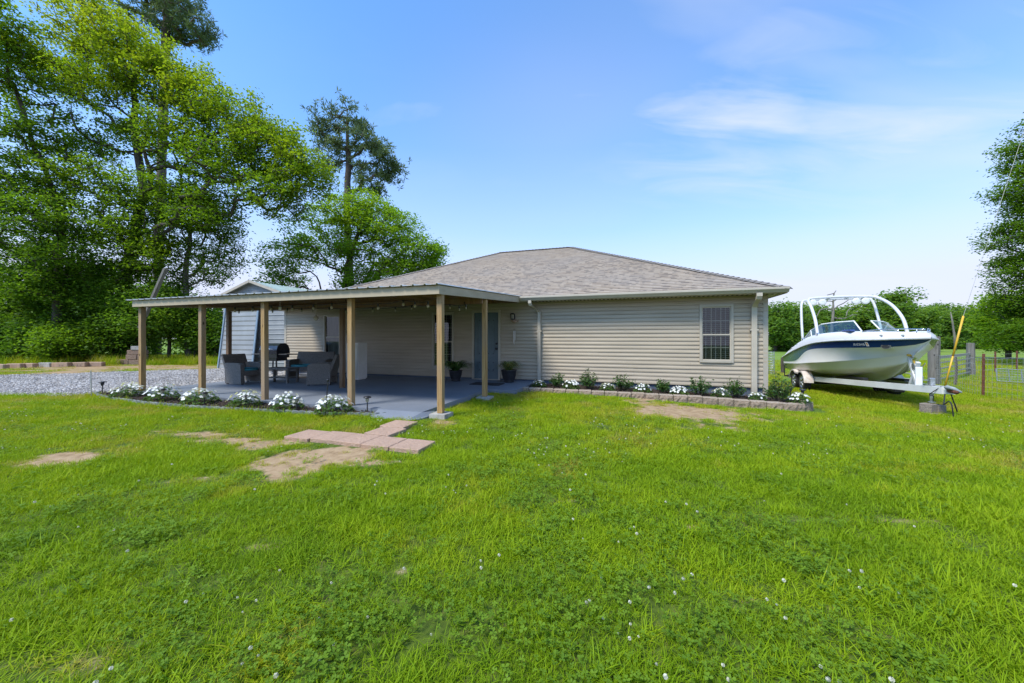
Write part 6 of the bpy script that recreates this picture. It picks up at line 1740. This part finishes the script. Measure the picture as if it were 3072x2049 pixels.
# ---------------------------------------------------------------- trailer
tr = root_at('boat_trailer', 'white tandem axle boat trailer with its tongue resting on a jack', 'trailer')
M['trailer'] = pm('white trailer paint', (.62, .62, .60), (.72, .72, .70), scale=3, rough=.4)
def tz(a): return -.10+.053*(a+1.9)
for s in (-1, 1):
    mb = MB(); mb.beam((-1.98, s*.95, tz(-1.98)), (.62, s*.95, tz(.62)), .07, .14); mb.beam((.60, s*.95, tz(.6)), (4.93, s*.07, tz(4.93)), .07, .145)
    mb.build('frame_rail', M['trailer'], tr)
for a in (-1.85, -.7, .62, 2.2):
    w = .9 if a < .65 else .95-.88*(a-.6)/4.45
    mb = MB(); mb.beam((a, -w, tz(a)-.03), (a, w, tz(a)-.03), .07, .07); mb.build('crossmember', M['trailer'], tr)
mb = MB(); mb.beam((4.3, 0, tz(4.3)), (4.98, 0, tz(4.98)), .11, .13); mb.build('tongue', M['trailer'], tr)
WR = .315
for a in (-.44, .36):
    mb = MB(); mb.tube([(a, -1.05, ZB+WR-.02), (a, 1.05, ZB+WR-.02)], .035, 8); mb.build('axle', M['black'], tr)
    for s in (-1, 1):
        zc = gz(BX+math.cos(PHI)*a-math.sin(PHI)*s*1.12, BY+math.sin(PHI)*a+math.cos(PHI)*s*1.12)+WR-.02
        mb = MB(); mb.lathe([(.19, -.085), (.27, -.10), (.305, -.085), (WR, -.04), (WR, .04), (.305, .085), (.27, .10), (.19, .085)], 28, (a, s*1.13, zc), axis='y')
        for k in range(28):
            th = k*2*math.pi/28; mb.box((a+math.cos(th)*(WR-.002), s*1.13, zc+math.sin(th)*(WR-.002)), (.012, .12, .03), ry=-th)
        tire = mb.build('wheel', M['rubber'], tr)
        mb = MB(); o = s*.06
        mb.lathe([(0, 0), (.05, .005), (.055, -.02), (.17, -.035), (.185, .02), (.20, .03)] if s > 0 else [(0, 0), (.05, -.005), (.055, .02), (.17, .035), (.185, -.02), (.20, -.03)], 20, (a, s*1.13+o, zc), axis='y')
        for k in range(5):
            th = k*1.2566; mb.beam((a+.05*math.cos(th), s*(1.13+.068), zc+.05*math.sin(th)), (a+.17*math.cos(th), s*(1.13+.062), zc+.17*math.sin(th)), .05, .05)
        mb.build('rim', M['steel'], tire, True)
for s in (-1, 1):
    mb = MB(); prof = []
    zc = ZB+WR-.02
    for th in np.linspace(math.pi*.98, math.pi*.30, 12): prof.append((-.44+.385*math.cos(th), zc+.385*math.sin(th)))
    for th in np.linspace(math.pi*.70, math.pi*.02, 12): prof.append((.36+.385*math.cos(th), zc+.385*math.sin(th)))
    for (p, q) in zip(prof[:-1], prof[1:]):
        for (y0, y1) in ((1.0, 1.26),):
            mb.face([(p[0], s*y0, p[1]), (q[0], s*y0, q[1]), (q[0], s*y1, q[1]), (p[0], s*y1, p[1])])
        mb.face([(p[0], s*1.26, p[1]), (q[0], s*1.26, q[1]), (q[0]*.985+.0, s*1.262, q[1]-.05), (p[0]*.985, s*1.262, p[1]-.05)])
    M['fender'] = M.get('fender') or pm('rust stained white fender', (.52, .42, .36), (.66, .62, .57), scale=7, rough=.5, bump=.1)
    mb.build('fender', M['fender'], tr, True)
for s in (-1, 1):
    mb = MB(); mb.beam((-1.8, s*.55, tz(-1.8)+.13), (2.6, s*.42, tz(2.6)+.12), .10, .06); mb.build('bunk', M['dark'], tr)
    for a in (-1.3, .9):
        mb = MB(); mb.beam((a, s*.52, tz(a)-.03), (a, s*.52, tz(a)+.10), .05, .05); mb.build('bunk_bracket', M['steel'], tr)
mb = MB(); mb.beam((3.66, 0, tz(3.66)+.02), (3.95, 0, .80), .07, .07); mb.beam((3.98, -.03, tz(3.98)+.03), (3.60, -.02, .93), .05, .06); mb.beam((3.70, 0, .50), (3.95, 0, .60), .06, .06); mb.build('winch_post', M['trailer'], tr)
mb = MB(); mb.box((4.18, -.10, tz(4.18)+.27), (.05, .12, .42), bev=.015); mb.build('winch_guard', M['white'], tr)
mb = MB(); mb.lathe([(0, -.05), (.07, -.05), (.07, -.04), (.035, -.04), (.035, .04), (.07, .04), (.07, .05), (0, .05)], 14, (3.86, 0, .70), axis='y'); mb.tube([(3.86, .05, .7), (3.86, .12, .7), (3.95, .12, .78)], .010, 6); mb.build('winch', M['steel'], tr)
mb = MB(); mb.tube([(3.85, 0, .74), (3.74, 0, .90)], .022, 6); mb.box((3.70, -.02, .955), (.07, .12, .05), bev=.01); mb.build('winch_strap', M['yellow'], tr)
ja, jy = 4.62, -.10; jzx = BX+math.cos(PHI)*ja-math.sin(PHI)*jy; jzy = BY+math.sin(PHI)*ja+math.cos(PHI)*jy; jg = gz(jzx, jzy)
mb = MB(); mb.tube([(ja, jy, jg+.25), (ja, jy, jg+.34), (ja, jy, tz(ja)+.22)], [.028, .036, .036], 10); mb.box((ja, jy, tz(ja)+.17), (.09, .09, .16), bev=.012); mb.lathe([(.06, 0), (.06, .02), (0, .02)], 12, (ja, jy, jg+.235)); mb.tube([(ja, jy-.05, tz(ja)+.2), (ja, jy-.14, tz(ja)+.2), (ja, jy-.14, tz(ja)+.28)], .010, 6); mb.build('jack', M['steel'], tr)
mb = MB(); mb.box((5.06, 0, tz(5.06)+.01), (.2, .10, .10), bev=.025); mb.ball((5.15, 0, tz(5.15)), (.07, .055, .055), 10, 7); cp = mb.build('coupler', M['rust'], tr)
mb = MB(); mb.tube([(4.98, -.06, tz(5)+.07), (5.06, -.08, tz(5)+.08), (5.16, -.03, tz(5.1)+.06), (5.22, .05, tz(5.2)-.01)], [.03, .045, .035, .02], 8); mb.build('cloth_wrap', M['curtain'], cp, True)
for k, (y, sgn) in enumerate(((-.06, -1), (.06, 1))):
    mb = MB(); P = [(4.95, y, tz(4.95)-.07), (5.0, y*1.6, tz(5)-.22), (5.06, y*2.2, tz(5)-.28), (5.14, y*1.6, tz(5)-.2), (5.2, y*1.4, tz(5.1)-.28), (5.22, y*1.2, jg+.04)] if k == 0 else [(4.9, y, tz(4.9)-.07), (4.9, y*2, tz(4.9)-.3), (4.85, y*3, jg+.1), (4.78, y*3, jg+.26)]
    mb.tube(arc(P), .011, 6); mb.build('safety_chain', M['black'], tr)
mb = MB(); mb.tube(arc([(4.9, -.09, tz(4.9)+.08), (4.75, -.2, tz(4.7)-.1), (4.8, -.16, jg+.4), (4.7, -.12, jg+.27)]), .008, 6); mb.build('wiring', M['black'], tr)
mb = MB(); mb.box((2.75, .1, tz(2.75)-.12), (.5, .22, .12), bev=.02); mb.build('spare_carrier', M['black'], tr)
for s in (-1, 1):
    mb = MB(); mb.beam((-1.95, s*1.12, tz(-1.95)), (-1.95, s*.95, tz(-1.95)), .05, .05); mb.tube([(-1.93, s*1.12, tz(-1.9)), (-1.93, s*1.12, tz(-1.9)+.42)], .018, 6); mb.build('guide_post', M['black'], tr)
    mb = MB(); mb.box((-2.02, s*.92, tz(-2)), (.03, .17, .09), bev=.006); M['tail'] = M.get('tail') or pm('tail lamp', (.35, .01, .01), (.42, .02, .02), scale=5, rough=.3); mb.build('tail_lamp', M['tail'], tr)
# block and paver under the jack
M['cinder'] = block_mat('old concrete block', (.16, .13, .105), (.26, .215, .175), (.36, .32, .27))
mb = MB(); mb.box((-.10, 0, .125), (.22, .2, .19), bev=.012, rz=.1); mb.box((.12, -.02, .11), (.2, .2, .16), bev=.012, rz=-.12); mb.box((.02, -.02, .015), (.46, .30, .04), bev=.01)
V_ = np.array(mb.v)
mb.single('concrete_block', [M['cinder']], 'rough concrete blocks under the trailer jack', 'block', (jzx, jzy, jg), .2)

# ================================================================ fences on the right
def post(name, label, x, y, h, r, mat, square=False):
    z = gz(x, y); mb = MB()
    if square: mb.beam((0, 0, -.3), (rp.uniform(-.03, .03), 0, h), r*2, r*2)
    else:
        k = 9; pts_ = [(rp.uniform(-.008, .008), rp.uniform(-.008, .008), -.3+(h+.3)*i/k) for i in range(k+1)]; mb.tube(pts_, [r*(1.04-.1*i/k)*rp.uniform(.97, 1.03) for i in range(k+1)], 10)
    return mb.single(name, [mat], label, 'post', (x, y, z))
WPx, WPy = WX(2802, 14.0), 14.0; GPx, GPy = WX(2912, 17.8), 17.8
post('wooden_post', 'thick weathered wooden corner post just behind the boat bow', WPx, WPy, 1.86, .17, M['greywood'])
post('wooden_post', 'pale grey wooden fence post standing out in the field', GPx, GPy, 1.55, .15, M['greywood'])
post('wooden_post', 'short dark post at the boat stern by the field', WX(2348, 19), 19, .80, .09, M['bark'])
wf = thing('wire_fence', 'rusty posted woven wire fence running from the boat to the right edge', 'fence', (14.0, 11.0, gz(14, 11)), 0); ORG[wf.name] = (14.0, 11.0, gz(14, 11))
LINE = [(12.75, 8.2), (13.35, 9.55), (14.02, 11.0), (15.0, 12.5), (WPx-.1, WPy-.15)]
mb = MB(); sgs = []
for a, b in zip(LINE[:-1], LINE[1:]):
    k = int(math.hypot(b[0]-a[0], b[1]-a[1])/.16); sgs += [(a[0]+(b[0]-a[0])*i/k, a[1]+(b[1]-a[1])*i/k) for i in range(k)]
sgs.append(LINE[-1]); hs = [.03, .16, .30, .45, .62, .80, .98, 1.16]
for h in hs: mb.tube([(p[0], p[1], gz(*p)+h+.01*math.sin(i*1.7)) for i, p in enumerate(sgs)], .0032 if h < 1.1 else .005, 4, cap=False)
for p in sgs: g = gz(*p); mb.tube([(p[0], p[1], g+.03), (p[0]+.004, p[1], g+1.16)], .0030, 4, cap=False)
mb.build('wire_mesh', M['steel'], wf)
for p, m_ in ((LINE[1], M['steel']), (LINE[2], M['rust'])):
    mb = MB(); g = gz(*p); mb.beam((p[0], p[1], g-.2), (p[0]+.02, p[1], g+1.28), .045, .035); mb.beam((p[0], p[1]+.025, g-.2), (p[0]+.02, p[1]+.025, g+1.28), .008, .03); mb.build('steel_post', m_, wf)
M['palewood'] = wood_mat('pale old wood', (.17, .155, .13), (.30, .275, .235), (.40, .38, .34))
rf = thing('rail_fence', 'old fence of horizontal rails and wire between two wooden posts in the field', 'fence', (WPx, WPy, gz(WPx, WPy)), 0); ORG[rf.name] = (WPx, WPy, gz(WPx, WPy))
EX, EY = WX(3110, 21.5), 21.5
for k, (h, w) in enumerate(((1.03, .11), (.80, .05), (.58, .045), (.36, .045), (.17, .04))):
    mb = MB(); a, b = (WPx, WPy+.12), (GPx, GPy); g0, g1 = gz(*a), gz(*b)
    mb.beam((a[0], a[1], g0+h+rp.uniform(-.02, .02)), (b[0], b[1], g1+h+rp.uniform(-.02, .02)), .04, w)
    mb.build('rail', M['palewood'], rf)
mb = MB()
for h in (.95, .7, .45, .2): mb.tube([(GPx, GPy, gz(GPx, GPy)+h), (EX, EY, gz(EX, EY)+h)], .006, 4)
mb.build('wire', M['steel'], rf)
for f in (.33, .66, 1.0):
    x, y = GPx+(EX-GPx)*f, GPy+(EY-GPy)*f; mb = MB(); mb.beam((x, y, gz(x, y)-.2), (x, y, gz(x, y)+1.1), .05, .05); mb.build('fence_post', M['rust'], rf)
gt = thing('pipe_gate', 'grey pipe gate behind the boat bow with five level bars', 'gate', (WPx, WPy+.2, gz(WPx, WPy)), 0); ORG[gt.name] = (WPx, WPy+.2, gz(WPx, WPy))
ga, gb = (WPx-.25, WPy+.35), (WX(2560, 17.0), 17.0); g0, g1 = gz(*ga), gz(*gb)
M['gate'] = pm('dull gate pipe', (.30, .30, .25), (.42, .40, .33), scale=9, rough=.6)
mb = MB()
for h in (.18, .40, .62, .84, 1.08): mb.tube([(ga[0], ga[1], g0+h), (gb[0], gb[1], g1+h)], .022, 6)
for f in (0, .33, .66, 1): x, y, g = ga[0]+(gb[0]-ga[0])*f, ga[1]+(gb[1]-ga[1])*f, g0+(g1-g0)*f; mb.tube([(x, y, g+.12), (x, y, g+1.1)], .02, 6)
mb.build('gate_frame', M['gate'], gt)
mb = MB(); x, y = WX(2699, 14.6), 14.6; mb.beam((0, 0, -.1), (.02, 0, .75), .05, .05); mb.single('orange_stake', [pm('orange rust paint', (.42, .12, .03), (.5, .17, .05), scale=9, rough=.7)], 'orange steel stake below the boat bow', 'stake', (x, y, gz(x, y)))
def panel_at(name, label, pxs, pys, d0, d1):
    a = Vector((WX(pxs[0], d0), d0, 0)); b = Vector((WX(pxs[1], d1), d1, 0)); zb0, zt0 = gz(a.x, a.y)+.1, WZ(pys[0], d0); zb1, zt1 = gz(b.x, b.y)+.1, WZ(pys[1], d1)
    mb = MB(); d = b-a
    for f in (0, .33, .66, 1): mb.tube([a+d*f+Vector((0, 0, zb0+(zb1-zb0)*f)), a+d*f+Vector((.05, .08, zt0+(zt1-zt0)*f))], .016, 6)
    for g in (0, .2, .4, .6, .8, 1): mb.tube([a+Vector((0, 0, zb0+(zt0-zb0)*g)), b+Vector((0, 0, zb1+(zt1-zb1)*g))], .014 if g in (0, 1) else .007, 6)
    for f in np.linspace(0, 1, 14): mb.tube([a+d*f+Vector((0, 0, zb0+(zb1-zb0)*f)), a+d*f+Vector((0, 0, zt0+(zt1-zt0)*f))], .005, 4)
    o = Vector((a.x, a.y, 0)); mb.v = [(p[0]-o.x, p[1]-o.y, p[2]) for p in mb.v]
    return mb.single(name, [M['steel']], label, 'livestock panel', (a.x, a.y, 0))
panel_at('livestock_panel', 'pale wire livestock panel standing in the field at the right edge', (2992, 3110), (1106, 1112), 14.6, 13.8)
# rope on the fence
x, y = WX(2866, 12.2), 12.2; g = gz(x, y); mb = MB()
for ph in (0, 2.1, 4.2):
    mb.tube([(.022*math.cos(ph+k*.75)+.03*math.sin(k*.12), .022*math.sin(ph+k*.75), 1.16-.034*k) for k in range(28)], .016, 6)
mb.single('rope', [M['greywood']], 'grey twisted rope hanging from the top fence wire', 'rope', (x, y, g))
# guy wire with its yellow guard
gd = 12.6; a = Vector((WX(2832, gd), gd, gz(WX(2832, gd), gd))); b = Vector((WX(3200, gd), gd, WZ(-10, gd))); e = Vector((WX(2890, gd), gd, WZ(948, gd)))
dirv = (e-a).normalized(); gy_ = thing('guy_wire', 'slanted utility guy wire with a yellow plastic guard', 'guy wire', a); ORG[gy_.name] = tuple(a)
top = Vector((WX(3180, gd), gd, WZ(60, gd)))
mb = MB(); mb.tube([a-Vector((0, 0, .1)), a+(e-a)*.5, e, e+(top-e)*.5+Vector((0, 0, -.03)), top], .006, 5); mb.build('cable', M['gate'], gy_)
s0 = a+(e-a)*.06; mb = MB(); mb.tube([s0, a+(e-a)*.55], .024, 8); mb.tube([a+(e-a)*.46, e], .028, 8); mb.build('guard', M['yellow'], gy_, True)
# roll of wire fencing by the house corner
x, y = WX(2313, 18.5), 18.5; mb = MB()
for k in range(9): mb.tube([(.16*math.cos(q*.3927), .16*math.sin(q*.3927), .05+k*.13) for q in range(17)], .006, 4)
for k in range(16): mb.tube([(.16*math.cos(k*.3927), .16*math.sin(k*.3927), .03), (.15*math.cos(k*.3927), .15*math.sin(k*.3927), 1.12)], .005, 4)
for q in range(3): mb.tube([(.11*math.cos(t_*.5+q), .11*math.sin(t_*.5+q), .06+t_*.05) for t_ in range(21)], .006, 4)
mb.single('wire_roll', [M['steel']], 'upright roll of wire fencing seen past the house corner', 'wire roll', (x, y, gz(x, y)))
